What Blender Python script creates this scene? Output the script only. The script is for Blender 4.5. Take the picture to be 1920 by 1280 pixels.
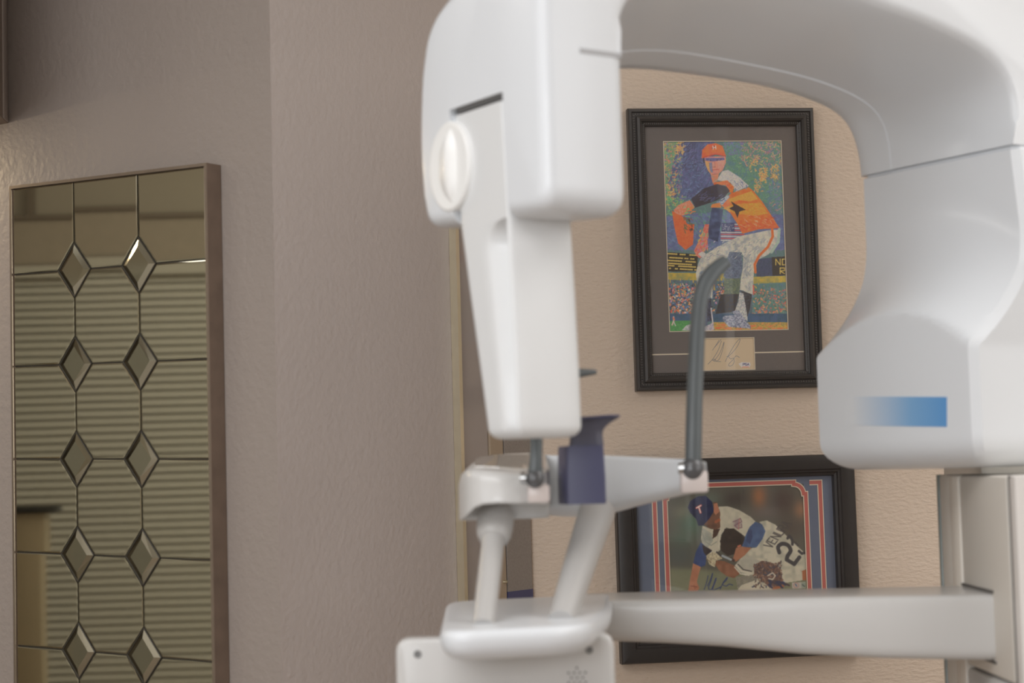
import bpy, bmesh, math, random
import numpy as np
from mathutils import Vector, Matrix
random.seed(4)
rng = np.random.default_rng(7)
C = bpy.context.scene.collection
for o in list(bpy.data.objects):
    bpy.data.objects.remove(o)

# ------------------------------------------------------------------ camera
H = 1.45; F = 3500.0
PITCH = math.atan(240/F); ROLL = 0.027
fwd = Vector((0, math.cos(PITCH), math.sin(PITCH)))
up0 = Vector((0, -math.sin(PITCH), math.cos(PITCH))); r0 = Vector((1, 0, 0))
rgt = math.cos(ROLL)*r0 - math.sin(ROLL)*up0
upv = math.cos(ROLL)*up0 + math.sin(ROLL)*r0
CAM = Vector((0, 0, H))
cd = bpy.data.cameras.new('camera'); cam = bpy.data.objects.new('camera', cd); C.objects.link(cam)
m3 = Matrix((rgt, upv, -fwd)).transposed()
cam.matrix_world = Matrix.Translation(CAM) @ m3.to_4x4()
cd.sensor_width = 36; cd.lens = 36*F/1920; cd.clip_start = 0.05
cd.dof.use_dof = True; cd.dof.focus_distance = 3.15; cd.dof.aperture_fstop = 4.6
sc = bpy.context.scene; sc.camera = cam

# ------------------------------------------------------------------ light
w = bpy.data.worlds.new('world'); sc.world = w; w.use_nodes = True
w.node_tree.nodes['Background'].inputs[0].default_value = (.9, .93, 1, 1)
w.node_tree.nodes['Background'].inputs[1].default_value = 0.35
def area(name, loc, aim, sx, sy, power, col=(1, 1, 1)):
    l = bpy.data.lights.new(name, 'AREA'); l.shape = 'RECTANGLE'; l.size = sx; l.size_y = sy
    l.energy = power; l.color = col
    o = bpy.data.objects.new(name, l); C.objects.link(o); o.location = loc
    o.rotation_euler = (Vector(aim)-Vector(loc)).to_track_quat('-Z', 'Y').to_euler()
    return o
area('unseen_overhead', (-1.0, .6, 2.70), (-1.0, .6, 0), 2.0, 1.4, 34, (.98, .985, 1))  # unseen overhead area light, placed to favour the machine's left faces
area('unseen_overhead', (1.45, 2.0, 2.70), (1.45, 2.0, 0), 1.1, 1.1, 16, (1, .985, .96))  # unseen area light added to brighten the picture wall
area('unseen_overhead', (-2.0, 2.4, 2.70), (-2.0, 2.4, 0), .6, 1.2, 9, (1, .965, .92))  # unseen area light added to brighten the blind shown in the mirror
area('front_fill', (-1.1, -2.6, 1.9), (.4, 2, 1.7), 2.2, 1.2, 58, (.93, .965, 1))  # added fill from behind the camera; the front wall has no window
area('left_fill', (-2.4, -.3, 1.8), (0, 2, 1.8), 1.6, 1.4, 14, (.88, .94, 1))  # added fill balancing the machine's left faces, no window there
area('right_fill', (2.1, .9, 1.9), (-.2, 2.7, 1.5), 1.4, 1.2, 12, (.97, .985, 1))  # added fill for the return wall, no window on the right
sc.view_settings.view_transform = 'Standard'; sc.view_settings.look = 'None'
sc.view_settings.gamma = 1; sc.view_settings.use_curve_mapping = False
sc.view_settings.exposure = 0.0

# ------------------------------------------------------------------ geometry helpers
def ray(px, py):
    px, py = float(px), float(py); d = fwd + (px-960)/F*rgt - (py-640)/F*upv
    return d/d.y
def at(px, py, Y): return CAM + ray(px, py)*Y
def on_z(px, py, z):
    d = ray(px, py); return CAM + d*((z-H)/d.z)
def hit(px, py, p0, n):
    d = ray(px, py); return CAM + d*((p0-CAM).dot(n)/d.dot(n))

WL = {}
def lin(c):
    return tuple(((v/255)/12.92 if v/255 <= .04045 else ((v/255+.055)/1.055)**2.4) for v in c)
MATS = {}
def mat(name, rgb, rough=.5, metal=0., spec=.5, noise=0., nscale=40., bump=0., bscale=80., stretch=(1, 1, 1), bdist=.002, coat=0.):
    if name in MATS: return MATS[name]
    m = bpy.data.materials.new(name); m.use_nodes = True; nt = m.node_tree
    b = nt.nodes['Principled BSDF']
    b.inputs['Base Color'].default_value = (*rgb, 1); b.inputs['Roughness'].default_value = rough
    b.inputs['Metallic'].default_value = metal; b.inputs['Specular IOR Level'].default_value = spec
    b.inputs['Coat Weight'].default_value = coat; b.inputs['Coat Roughness'].default_value = .08
    tc = nt.nodes.new('ShaderNodeTexCoord'); mp = nt.nodes.new('ShaderNodeMapping')
    mp.inputs['Scale'].default_value = stretch
    nt.links.new(tc.outputs['Object'], mp.inputs['Vector'])
    nz = nt.nodes.new('ShaderNodeTexNoise'); nz.inputs['Scale'].default_value = nscale; nz.inputs['Detail'].default_value = 4
    nt.links.new(mp.outputs[0], nz.inputs['Vector'])
    mx = nt.nodes.new('ShaderNodeMix'); mx.data_type = 'RGBA'
    lo = 1-noise; hi = 1+noise
    mx.inputs[6].default_value = (*[v*lo for v in rgb], 1); mx.inputs[7].default_value = (*[min(1, v*hi) for v in rgb], 1)
    nt.links.new(nz.outputs['Fac'], mx.inputs[0]); nt.links.new(mx.outputs[2], b.inputs['Base Color'])
    if bump:
        n2 = nt.nodes.new('ShaderNodeTexNoise'); n2.inputs['Scale'].default_value = bscale; n2.inputs['Detail'].default_value = 3
        nt.links.new(mp.outputs[0], n2.inputs['Vector'])
        bp = nt.nodes.new('ShaderNodeBump'); bp.inputs['Strength'].default_value = bump; bp.inputs['Distance'].default_value = bdist
        nt.links.new(n2.outputs['Fac'], bp.inputs['Height']); nt.links.new(bp.outputs[0], b.inputs['Normal'])
    MATS[name] = m; return m

def put(o, parent):
    C.objects.link(o)
    if parent is not None: o.parent = parent
def obj(name, bm, m, parent=None, smooth=35, label=None, kind=None):
    """bm in world coordinates -> ONE mesh object with its origin at its centre"""
    bmesh.ops.remove_doubles(bm, verts=bm.verts, dist=1e-6)
    bmesh.ops.recalc_face_normals(bm, faces=bm.faces)
    lo = Vector((1e9,)*3); hi = Vector((-1e9,)*3)
    for v in bm.verts:
        for i in range(3): lo[i] = min(lo[i], v.co[i]); hi[i] = max(hi[i], v.co[i])
    c = (lo+hi)/2
    bmesh.ops.translate(bm, verts=bm.verts, vec=-c)
    if smooth:
        a = math.radians(smooth)
        for f in bm.faces: f.smooth = True
        for e in bm.edges:
            e.smooth = not (len(e.link_faces) == 2 and e.calc_face_angle(0) > a)
    me = bpy.data.meshes.new(name); bm.to_mesh(me); bm.free()
    if m: me.materials.append(m)
    o = bpy.data.objects.new(name, me); put(o, parent)
    pw = WL[parent] if parent is not None else Vector((0, 0, 0))
    o.location = c - pw; WL[o] = c
    if label: o['label'] = label
    if kind: o['kind'] = kind
    return o
def tag(o, label, cat, group=None):
    o['label'] = label; o['category'] = cat
    if group: o['group'] = group
    return o
def thing(name, label, cat, loc, group=None):
    o = bpy.data.objects.new(name, None); o.empty_display_size = .05; C.objects.link(o); o.location = loc
    WL[o] = Vector(loc); tag(o, label, cat, group); return o
def struct(name, bm, m, parent=None, smooth=0):
    o = obj(name, bm, m, parent, smooth)
    if parent is None: o['kind'] = 'structure'
    return o

def loft(rings, cap=True, bm=None, closed=True):
    bm = bm or bmesh.new()
    R = [[bm.verts.new(p) for p in r] for r in rings]
    n = len(R[0])
    for a, b in zip(R[:-1], R[1:]):
        for i in range(n if closed else n-1):
            j = (i+1) % n
            bm.faces.new((a[i], a[j], b[j], b[i]))
    if cap and closed:
        bm.faces.new(R[0]); bm.faces.new(R[-1][::-1])
    return bm
def tube(pts, rad, n=12, bm=None, flat=None, cap=True):
    """tube along pts; flat=(axis vector, ratio) squashes the section along that axis"""
    bm = bm or bmesh.new(); rings = []
    pts = [Vector(p) for p in pts]
    rad = [float(q) for q in rad] if isinstance(rad, (list, tuple)) else [rad]*len(pts)
    ref = Vector((0, 1, 0))
    for i, p in enumerate(pts):
        t = (pts[min(i+1, len(pts)-1)]-pts[max(i-1, 0)]).normalized()
        a = ref.cross(t)
        if a.length < 1e-3: a = Vector((1, 0, 0)).cross(t)
        a.normalize(); b = t.cross(a)
        k = flat or 1
        rings.append([p + rad[i]*(math.cos(q)*a + k*math.sin(q)*b) for q in [2*math.pi*j/n for j in range(n)]])
    return loft(rings, cap, bm)
def smoothpath(pts, k=6):
    """catmull-rom through pts"""
    P = [np.array(p, float) for p in pts]; out = []
    for i in range(len(P)-1):
        p0 = P[max(i-1, 0)]; p1 = P[i]; p2 = P[i+1]; p3 = P[min(i+2, len(P)-1)]
        for j in range(k):
            t = j/k
            out.append(.5*((2*p1)+(-p0+p2)*t+(2*p0-5*p1+4*p2-p3)*t*t+(-p0+3*p1-3*p2+p3)*t**3))
    out.append(P[-1]); return out
def box(bm, c, ex, ey, ez, sx, sy, sz):
    """oriented box about c with axes e* and full sizes s*"""
    vs = []
    for dz in (-.5, .5):
        for dx, dy in ((-.5, -.5), (.5, -.5), (.5, .5), (-.5, .5)):
            vs.append(bm.verts.new(c + ex*dx*sx + ey*dy*sy + ez*dz*sz))
    for f in ((3, 2, 1, 0), (4, 5, 6, 7), (0, 1, 5, 4), (1, 2, 6, 5), (2, 3, 7, 6), (3, 0, 4, 7)):
        bm.faces.new([vs[i] for i in f])
    return vs
EX, EY, EZ = Vector((1, 0, 0)), Vector((0, 1, 0)), Vector((0, 0, 1))
def rbox(c, ex, ey, ez, sx, sy, sz, r=.003, seg=2):
    bm = bmesh.new(); box(bm, Vector(c), ex, ey, ez, sx, sy, sz)
    if r: bmesh.ops.bevel(bm, geom=bm.edges[:], offset=r, segments=seg, affect='EDGES', profile=.5)
    return bm
def roundpoly(pts, r, seg=6):
    """2-D polygon with rounded corners (r one value or one per corner)"""
    out = []; n = len(pts)
    rr = r if isinstance(r, (list, tuple)) else [r]*n
    for i in range(n):
        p = np.array(pts[i], float); a = np.array(pts[i-1], float)-p; b = np.array(pts[(i+1) % n], float)-p
        la, lb = np.linalg.norm(a), np.linalg.norm(b); a /= la; b /= lb
        d = min(rr[i], la*.49, lb*.49)
        if d <= 0: out.append(p); continue
        for k in range(seg+1):
            t = k/seg; q = (1-t)**2*(p+a*d) + 2*t*(1-t)*p + t*t*(p+b*d); out.append(q)
    return out
def inset(pts, d):
    n = len(pts); A = np.array(pts, float)
    area2 = sum(A[i-1][0]*A[i][1]-A[i][0]*A[i-1][1] for i in range(n))
    s = 1 if area2 > 0 else -1
    out = []
    for i in range(n):
        t = A[(i+1) % n]-A[i-1]; t /= (np.linalg.norm(t)+1e-12)
        out.append(A[i] + s*d*np.array([-t[1], t[0]]))
    return out
def fillet_prism(pts, t0, t1, r0, r1, fn, seg=5):
    """closed 2-D outline swept from t0 to t1 with filleted rims; fn(a, b, t) gives the world point"""
    rings = []
    def ring(t, d): rings.append([fn(q[0], q[1], t) for q in (inset(pts, d) if d else pts)])
    s = 1 if t1 > t0 else -1
    for k in range(seg+1):
        th = math.pi/2*k/seg; ring(t0+s*r0*(1-math.cos(th)) if r0 else t0, r0*(1-math.sin(th)))
        if not r0: break
    for k in range(seg+1):
        th = math.pi/2*(1-k/seg); ring(t1-s*r1*(1-math.cos(th)) if r1 else t1, r1*(1-math.sin(th)))
        if not r1: break
    return loft(rings)
def resample(pts, n):
    A = np.array(pts, float); d = np.r_[0, np.cumsum(np.linalg.norm(np.diff(A, axis=0), axis=1))]
    t = np.linspace(0, d[-1], n)
    return [np.array([np.interp(x, d, A[:, k]) for k in range(A.shape[1])]) for x in t]
def lerp(x, xs, ys): return float(np.interp(x, xs, ys))

# ------------------------------------------------------------------ materials
WHITE = mat('white_plastic', (.765, .79, .82), rough=.32, noise=.01, nscale=8, coat=.15)
WARMWHITE = mat('dimmed_white', (.62, .61, .595), rough=.30, noise=.01, nscale=8, coat=.2)  # white plastic darkened in colour where the support parts were lit too brightly
POSTM = mat('dimmed_post_white', (.50, .485, .47), rough=.35, noise=.01, coat=.1)  # white plastic darkened further to hold down the frontal light on the posts
GREYLINE = mat('grey_seam', (.30, .30, .30), rough=.6)
DARK = mat('dark_gap', (.03, .03, .03), rough=.7)
ROD = mat('grey_rod', (.115, .13, .135), rough=.35, noise=.05)
BLUE = mat('chin_blue', (.080, .083, .155), rough=.4, noise=.04)
TAUPE = mat('taupe_paint', (.56, .495, .465), rough=.5, spec=.4, noise=.03, nscale=3, bump=.45, bscale=105, bdist=.003)  # lit copy of the wall taupe, lightened for the return wall
SHADEDTAUPE = mat('shaded_taupe_paint', (.33, .282, .25), rough=.5, spec=.4, noise=.03, nscale=3, bump=.5, bscale=95, bdist=.003)  # shaded copy of the wall taupe, darkened for the brightness step at the corner
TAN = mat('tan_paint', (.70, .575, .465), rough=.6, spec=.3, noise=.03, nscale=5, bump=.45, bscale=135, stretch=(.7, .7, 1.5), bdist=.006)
CEIL = mat('ceiling_paint', (.62, .58, .52), rough=.8, noise=.03, bump=.2)
FLOOR = mat('floor_vinyl', (.36, .29, .235), rough=.5, noise=.15, nscale=5)
BLACKFRAME = mat('black_wood', (.040, .036, .034), rough=.38, noise=.1, nscale=60)
GOLD = mat('gold_metal', (.86, .81, .64), rough=.3, metal=1, noise=.06, nscale=30)
CREAM = mat('cream_board', (.82, .72, .56), rough=.7)

# ------------------------------------------------------------------ room plan
D0 = 2.60
Cc = at(521, 880, D0); Cc = Vector((Cc.x, Cc.y, 0))                       # convex corner
th = math.radians(34)
MW = Vector((-math.cos(th), math.sin(th), 0)); MN = Vector((-math.sin(th), -math.cos(th), 0))   # mirror wall direction / normal
SW = Vector((math.sin(th), math.cos(th), 0)); SN = Vector((math.cos(th), -math.sin(th), 0))     # short wall
PY = math.radians(7)
PW = Vector((math.cos(PY), math.sin(PY), 0)); PN = Vector((math.sin(PY), -math.cos(PY), 0))     # picture wall
pB = at(987, 880, 1.0); 
sB = (pB.x*Cc.y-Cc.x)/(SW.x-pB.x*SW.y)
Bc = Cc + SW*sB
WINN = Vector((.93, .368, 0)).normalized(); WIND = Vector((-WINN.y, WINN.x, 0))
Mc = Cc + MW*.29
Wc = Mc + Vector((-.987, -.162, 0))*2.5                                       # centre of the window wall seen in the mirror
CH = 2.75
def line_x(p, d, q, e):
    t = ((q-p).x*e.y-(q-p).y*e.x)/(d.x*e.y-d.y*e.x); return p + d*t
Lc = line_x(Cc, MW, Wc, WIND)
L2 = Wc - WIND*1.3; L3 = Vector((L2.x, -2.8, 0)); R3 = Vector((2.2, -2.8, 0)); R2 = line_x(Bc, PW, Vector((2.2, 0, 0)), EY)
TH = .1
def wall(name, a, b, nrm, m, z0=0, z1=CH):
    bm = bmesh.new(); d = (b-a); L = d.length; d = d/L
    box(bm, (a+b)/2 - nrm*TH/2 + EZ*(z0+z1)/2, d, nrm, EZ, L, TH, z1-z0)
    return struct(name, bm, m)
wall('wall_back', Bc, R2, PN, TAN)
mit = Cc-MN*TH-SN*TH
pl_w = [Cc, Lc, Lc-MN*TH, mit]
struct('wall_mirror', loft([[p for p in pl_w], [p+EZ*CH for p in pl_w]]), SHADEDTAUPE)
pl_w = [Cc, Bc, Bc-SN*TH, mit]
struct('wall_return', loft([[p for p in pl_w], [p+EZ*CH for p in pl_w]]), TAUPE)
wall('wall_window', L2, Lc, WINN, mat('warm_paint', (.42, .37, .29), rough=.6, noise=.03))
PALE = mat('pale_paint', (.62, .57, .52), rough=.7, noise=.03)
wall('wall_left', L3, L2, EX, PALE)
wall('wall_front', L3, R3, EY, PALE)
wall('wall_right', R3, R2, -EX, PALE)
def slab(name, z0, z1, m):
    pts = [Cc, Bc, R2, R3, L3, L2, Lc]
    return struct(name, loft([[p+EZ*z0 for p in pts], [p+EZ*z1 for p in pts]]), m)
slab('floor', -.05, 0, FLOOR); slab('ceiling', CH, CH+.05, CEIL)

# ------------------------------------------------------------------ pass-through window on the short wall
def sw(px, off=0.):        # point on the short wall (z=0) under pixel column px at eye height
    q = at(px, 880, 1.0); c = Cc + SN*off
    return c + SW*((q.x*c.y-c.x)/(SW.x-q.x*SW.y))
def sw_s(px, off=0.): return (sw(px, off)-Cc).dot(SW)
zb = (hit(955, 1131, Cc, SN)).z; zt = H+.62
s_a, s_b, s_c, s_d, s_e = sw_s(852), sw_s(863), sw_s(912), sw_s(939), sw_s(986)
def wstrip(bm, s0, s1, z0, z1, o0, o1):
    box(bm, Cc+SW*(s0+s1)/2+SN*(o0+o1)/2+EZ*(z0+z1)/2, SW, SN, EZ, s1-s0, o1-o0, z1-z0)
bm = bmesh.new(); wstrip(bm, s_b, s_c, zb+.004, zt, .0005, .004)
win2 = struct('window_1', bm, mat('smoky_glass', (.44, .385, .355), rough=.12, spec=.5, coat=.5))
for nm, a, b, z0, z1, o1, m in (('gold_rail', s_a, s_a+.4*(s_b-s_a), zb-.02, zt, .014, GOLD), ('gold_rail', s_a+.4*(s_b-s_a), s_b, zb-.02, zt, .009, GOLD),
        ('gold_rail', s_b, s_e-.005, zb-.02, zb+.004, .010, GOLD), ('gold_rail', s_a, s_e-.005, zt, zt+.012, .012, GOLD)):
    bm = bmesh.new(); wstrip(bm, a, b, z0, z1, .0005, o1); obj(nm, bm, m, win2, 0)
bm = bmesh.new(); wstrip(bm, s_c+.002, s_d-.004, zb+.004, zt, .0005, .008); obj('tan_jamb', bm, mat('jamb_tan', (.46, .36, .26), rough=.45, noise=.1, nscale=20, stretch=(1, 1, .1)), win2, 0)
bm = bmesh.new(); wstrip(bm, s_d-.004, s_d, zb+.004, zt, .0005, .004); obj('gasket', bm, DARK, win2, 0)
bm = bmesh.new(); wstrip(bm, s_d, s_e-.002, zb+.02, zt, .0005, .008); obj('grey_jamb', bm, mat('jamb_grey', (.34, .30, .27), rough=.5, noise=.2, nscale=300), win2, 0)
bm = bmesh.new(); wstrip(bm, s_d, s_e-.002, zb+.004, zb+.02, .0005, .009); obj('blue_sill', bm, mat('sill_blue', (.09, .09, .2), rough=.5), win2, 0)
pl = hit(937, 1090, Cc, SN)
bm = tube([pl+SN*.008, pl+SN*.014], [.003, .002], 10); obj('latch_screw', bm, GOLD, win2)

# ------------------------------------------------------------------ leaded mirror on the left wall
MO = .031
mp0 = Cc + MN*MO
def mw_s(px):
    q = at(px, 880, 1.0); return (q.x*mp0.y-mp0.x)/(MW.x-q.x*MW.y)
s_r, s_l = mw_s(396), mw_s(22)
tilt_h, tilt_v = -.026, .001
def mirror_pt(a, b, off=0.):   # a to the left along the wall from right edge, b up from the eye line, both inside the slightly crooked mirror
    return Cc + MN*off + MW*(s_r + a + b*tilt_v) + EZ*(H + b - a*tilt_h)
MWID = s_l-s_r; ROWH = .1415; NR = 7
d0 = hit(385, 305, mp0, MN); MTOP = (d0.z-H)
mirror = thing('leaded_mirror', 'tall smoky wall mirror in a bronze frame with two columns of small diamonds', 'mirror', Cc+MW*(s_r+MWID/2)+EZ*(H+MTOP-NR*ROWH))
def tint_mirror(name, col, rough):
    m = bpy.data.materials.new(name); m.use_nodes = True; b = m.node_tree.nodes['Principled BSDF']
    b.inputs['Base Color'].default_value = (*col, 1); b.inputs['Metallic'].default_value = 1; b.inputs['Roughness'].default_value = rough
    return m
MGLASS = tint_mirror('smoked_mirror', (.62, .60, .485), .035)
DGLASS = tint_mirror('diamond_mirror', (.46, .45, .36), .08)
BRONZE = mat('bronze_frame', (.19, .135, .10), rough=.5, metal=.1, noise=.35, nscale=25)
BRONZEF = mat('bronze_face', (.40, .33, .27), rough=.3, metal=.8, noise=.15, nscale=40)
CAME = mat('mirror_back', (.05, .042, .032), rough=.5)
fw = .0045
def mslab(bm, a0, a1, b0, b1, o0, o1):
    r = [[mirror_pt(a, b, o) for a, b in ((a0, b0), (a1, b0), (a1, b1), (a0, b1))] for o in (o0, o1)]
    return loft(r, True, bm)
TB, BB = MTOP, MTOP-NR*ROWH
for nm, q in (('frame_rail', (0, fw, BB, TB)), ('frame_rail', (MWID-fw, MWID, BB, TB)), ('frame_rail', (fw, MWID-fw, TB-fw, TB)), ('frame_rail', (fw, MWID-fw, BB, BB+fw))):
    bm = mslab(bmesh.new(), q[0], q[1], q[2], q[3], .001, MO-.0012); rail = obj(nm, bm, BRONZE, mirror, 0)
    bm = mslab(bmesh.new(), q[0], q[1]-.0, q[2], q[3], MO-.0012, MO); obj('rail_face', bm, BRONZEF, rail, 0)
obj('back_board', mslab(bmesh.new(), fw, MWID-fw, BB+fw, TB-fw, .001, .0255), CAME, mirror, 0)
iw = (MWID-2*fw)/3
xs = [fw+iw*i for i in range(4)]
ys = [TB-fw] + [TB-ROWH*(k+1)+.004 for k in range(NR-1)] + [BB+fw]
DX, DY = .035, .0415
for i in range(3):
    for k in range(NR):
        a0, a1 = xs[i], xs[i+1]; b1, b0 = ys[k], ys[k+1]
        g = .0012
        cut = {(0, 0): i > 0 and k < NR-1, (1, 0): i < 2 and k < NR-1, (1, 1): i < 2 and k > 0, (0, 1): i > 0 and k > 0}
        pts = []
        for (sx, sy) in ((0, 0), (1, 0), (1, 1), (0, 1)):
            cx = a1-g if sx else a0+g; cy = b1-g if sy else b0+g
            ix = -1 if sx else 1; iy = -1 if sy else 1
            if cut[(sx, sy)]:
                p1 = (cx+ix*DX, cy); p2 = (cx, cy+iy*DY)
                pts += [p1, p2] if (sx, sy) in ((1, 0), (0, 1)) else [p2, p1]
            else: pts.append((cx, cy))
        tx, ty = random.uniform(-.004, .004), random.uniform(-.004, .004)
        mx_, my_ = (a0+a1)/2, (b0+b1)/2
        def fn(a, b, t, tx=tx, ty=ty, mx_=mx_, my_=my_): return mirror_pt(a, b, t+(a-mx_)*tx+(b-my_)*ty)
        top = inset(pts, .0020)
        rings = [[fn(p[0], p[1], .0257) for p in pts], [fn(p[0], p[1], .0282) for p in pts], [fn(p[0], p[1], .0285) for p in top]]
        obj('mirror_pane', loft(rings), MGLASS, mirror, 0)
for i in (1, 2):
    for k in range(NR-1):
        cx, cy = xs[i], ys[k+1]
        o = [(cx-DX+.001, cy), (cx, cy-DY+.0015), (cx+DX-.001, cy), (cx, cy+DY-.0015)]
        inn = [(cx+(p[0]-cx)*.66, cy+(p[1]-cy)*.66) for p in o]
        tx, ty = random.uniform(-.03, .03), random.uniform(-.03, .03)
        rings = [[mirror_pt(*p, .0257) for p in o], [mirror_pt(*p, .0278) for p in o], [mirror_pt(p[0], p[1], .0312+(p[0]-cx)*tx+(p[1]-cy)*ty) for p in inn]]
        obj('diamond_pane', loft(rings), DGLASS, mirror, 0)
        # slim soldered rim round the diamond
        bm = bmesh.new()
        for q in range(4):
            p, r_ = o[q], o[(q+1) % 4]
            tube([mirror_pt(*p, .0284), mirror_pt(*r_, .0284)], .0009, 5, bm)
        obj('diamond_rim', bm, CAME, mirror)

# ------------------------------------------------------------------ wall cabinet, top left, warm light under it
q = hit(15, 231, Cc, MN)
dirn = Vector((.084, -1, 0)).normalized()
cb = Vector((q.x, q.y, 0))
pts = [cb, cb+dirn*.32, cb+dirn*.32+MW*.75, cb+MW*.75]
cabinet = thing('wall_cabinet', 'brown wall cabinet at the upper left above the leaded mirror', 'cabinet', Vector((cb.x, cb.y, q.z)))
CABM = mat('brown_cabinet', (.23, .175, .14), rough=.5, noise=.12, nscale=12, stretch=(1, 1, .15))
o2 = [p+MN*.001 for p in pts]
obj('cabinet_body', loft([[p+EZ*q.z for p in o2], [p+EZ*2.72 for p in o2]]), CABM, cabinet, 0)
e_ = cb+MN*.004+dirn*.012
obj('corner_strip', rbox(cb+MN*.001+dirn*.02+EX*.0005+EZ*(q.z+2.72)/2, Vector((-dirn.y, dirn.x, 0)), dirn, EZ, .003, .038, 2.72-q.z-.002, .0005), mat('cabinet_edge', (.34, .285, .25), rough=.5), cabinet)
lp = cb+MW*.30+MN*.07+EZ*(q.z-.02)
area('under_cabinet_lamp', lp, lp-EZ+MW*-.30+MN*-.15, .2, .04, 1.5, (1, .80, .52))

# ------------------------------------------------------------------ what the mirror shows: blind, casing, partition
def refl(p):
    pl0 = mirror_pt(MWID/2, 0, .0285); d = (p-pl0).dot(MN); return p - MN*2*d
def wn(a, z, off): return Wc + WIND*a + WINN*off + EZ*z
zt_b, zb_b = H+.60, H-.85
bm = bmesh.new(); box(bm, wn(0, (zt_b+zb_b)/2, .006), WIND, WINN, EZ, 1.5, .01, zt_b-zb_b)
win1 = struct('window_2', bm, mat('window_pane', (.10, .095, .075), rough=.2))
CAS = mat('casing_wood', (.40, .34, .26), rough=.5, noise=.1)
for a, z, sx, sz in ((0, zt_b+.065, 1.72, .13), (-.80, (zt_b+zb_b)/2, .1, zt_b-zb_b), (.80, (zt_b+zb_b)/2, .1, zt_b-zb_b), (0, zb_b-.05, 1.72, .1)):
    bm = bmesh.new(); box(bm, wn(a, z, .02), WIND, WINN, EZ, sx, .038, sz); obj('window_casing', bm, CAS, win1, 0)
TRIM = mat('trim_dark', (.20, .16, .12), rough=.5)
for a, z, sx, sz in ((0, zt_b+.138, 1.76, .014), (0, zt_b+.004, 1.72, .010), (.17, zt_b+.25, .012, .21)):
    bm = bmesh.new(); box(bm, wn(a, z, .024), WIND, WINN, EZ, sx, .046, sz); obj('casing_trim', bm, TRIM, win1, 0)
blind = thing('venetian_blind', 'closed beige slatted blind reflected in the leaded mirror', 'blind', wn(0, zb_b, .05))
SL = mat('blind_slat', (.58, .55, .46), rough=.45)
bm = bmesh.new(); box(bm, wn(0, zt_b-.015, .05), WIND, WINN, EZ, 1.48, .04, .03); obj('head_rail', bm, SL, blind, 0)
n = int((zt_b-.03-zb_b)/.0215); first = None
for k in range(n):
    z = zt_b-.04-k*.0215
    if first is None:
        bm = bmesh.new(); t = math.radians(58)
        v = WINN*math.cos(t)-EZ*math.sin(t); nn = WINN*math.sin(t)+EZ*math.cos(t)
        rings = []
        for e in (-.73, .73):
            rings.append([wn(e, z, .05)+v*a_+nn*b_ for a_, b_ in ((-.0125, 0), (-.006, .0016), (0, .0022), (.006, .0016), (.0125, 0), (0, .0012))])
        first = obj('slat', loft(rings), SL, blind); continue
    o = first.copy(); C.objects.link(o); o.parent = blind; o.location = first.location - EZ*k*.0215
pv = refl(at(58, 958, 4.6)); pv.z = 0
zc = at(58, 958, 4.6).z
part = thing('partition_post', 'tan partition post with a black cap reflected at the lower left of the mirror', 'post', pv)
obj('post', rbox(pv+EZ*(zc/2), WIND, WINN, EZ, .085, .055, zc, .003), mat('post_tan', (.34, .27, .17), rough=.5), part)
obj('cap', rbox(pv+EZ*(zc+.0075)+WIND*-.01, WIND, WINN, EZ, .12, .07, .016, .002), mat('cap_black', (.02, .02, .02), rough=.4), part)

# ================================================================== X-RAY MACHINE
col_x = .556
root = thing('dental_xray_machine', 'white panoramic dental x-ray machine with curved rotating arm and blue chin rest', 'x-ray machine', Vector((.70, 2.40, 0)))
A = math.radians(33); U = Vector((math.cos(A), math.sin(A), 0)); Dd = Vector((-math.sin(A), math.cos(A), 0))
q = at(1040, 880, 1.85); OR = Vector((q.x, q.y, H))
def lw(x, y, z): return OR + U*x + Dd*y + EZ*z
def lx(px, py, val=0.):
    p = hit(px, py, OR+U*val, U)-OR; return p.dot(Dd), p.z            # (y, z) on plane x=val
def ly(px, py, val=0.):
    p = hit(px, py, OR+Dd*val, Dd)-OR; return p.dot(U), p.z           # (x, z) on plane y=val
W_ = ly(1178, 300)[0]; T_ = (lambda: (lambda p: p)(ly(1827, 720)[0]))()
# --- sensor housing
zb_h = lx(1030, 396)[1]
outl = [lx(*p) for p in ((794, 60), (830, -8), (900, -70))]
back = smoothpath([lx(*p) for p in ((905, -75), (835, -8), (800, 50), (786, 120), (781, 200), (781, 290), (786, 370))], 5)
prof = [(0, zb_h), (0, .66), (.05, .66)] + back + [lx(796, 428)]
prof = roundpoly(prof, [.03] + [0]*(len(prof)-2) + [.022], 5)
hb = fillet_prism(prof, 0, W_, .016, .015, lambda y, z, x: lw(x, y, z), 5)
housing = obj('sensor_housing', hb, WHITE, root, 40)
notch = [lx(*p) for p in ((843, 206), (942, 172), (956, 470), (958, 520), (852, 520))]
cb_ = loft([[lw(-.03, *p) for p in notch], [lw(.014, *p) for p in notch]])
cut = obj('cutter', cb_, None, None, 0)
md = housing.modifiers.new('cut', 'BOOLEAN'); md.object = cut; md.operation = 'DIFFERENCE'; md.solver = 'EXACT'
bpy.context.view_layer.update()
dg = bpy.context.evaluated_depsgraph_get()
me = bpy.data.meshes.new_from_object(housing.evaluated_get(dg)); housing.modifiers.clear(); old = housing.data; housing.data = me
bpy.data.objects.remove(cut)
bmx = bmesh.new(); bmx.from_mesh(me)
for f in bmx.faces: f.smooth = True
for e in bmx.edges: e.smooth = not (len(e.link_faces) == 2 and e.calc_face_angle(0) > math.radians(40))
bmx.to_mesh(me); bmx.free()
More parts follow.
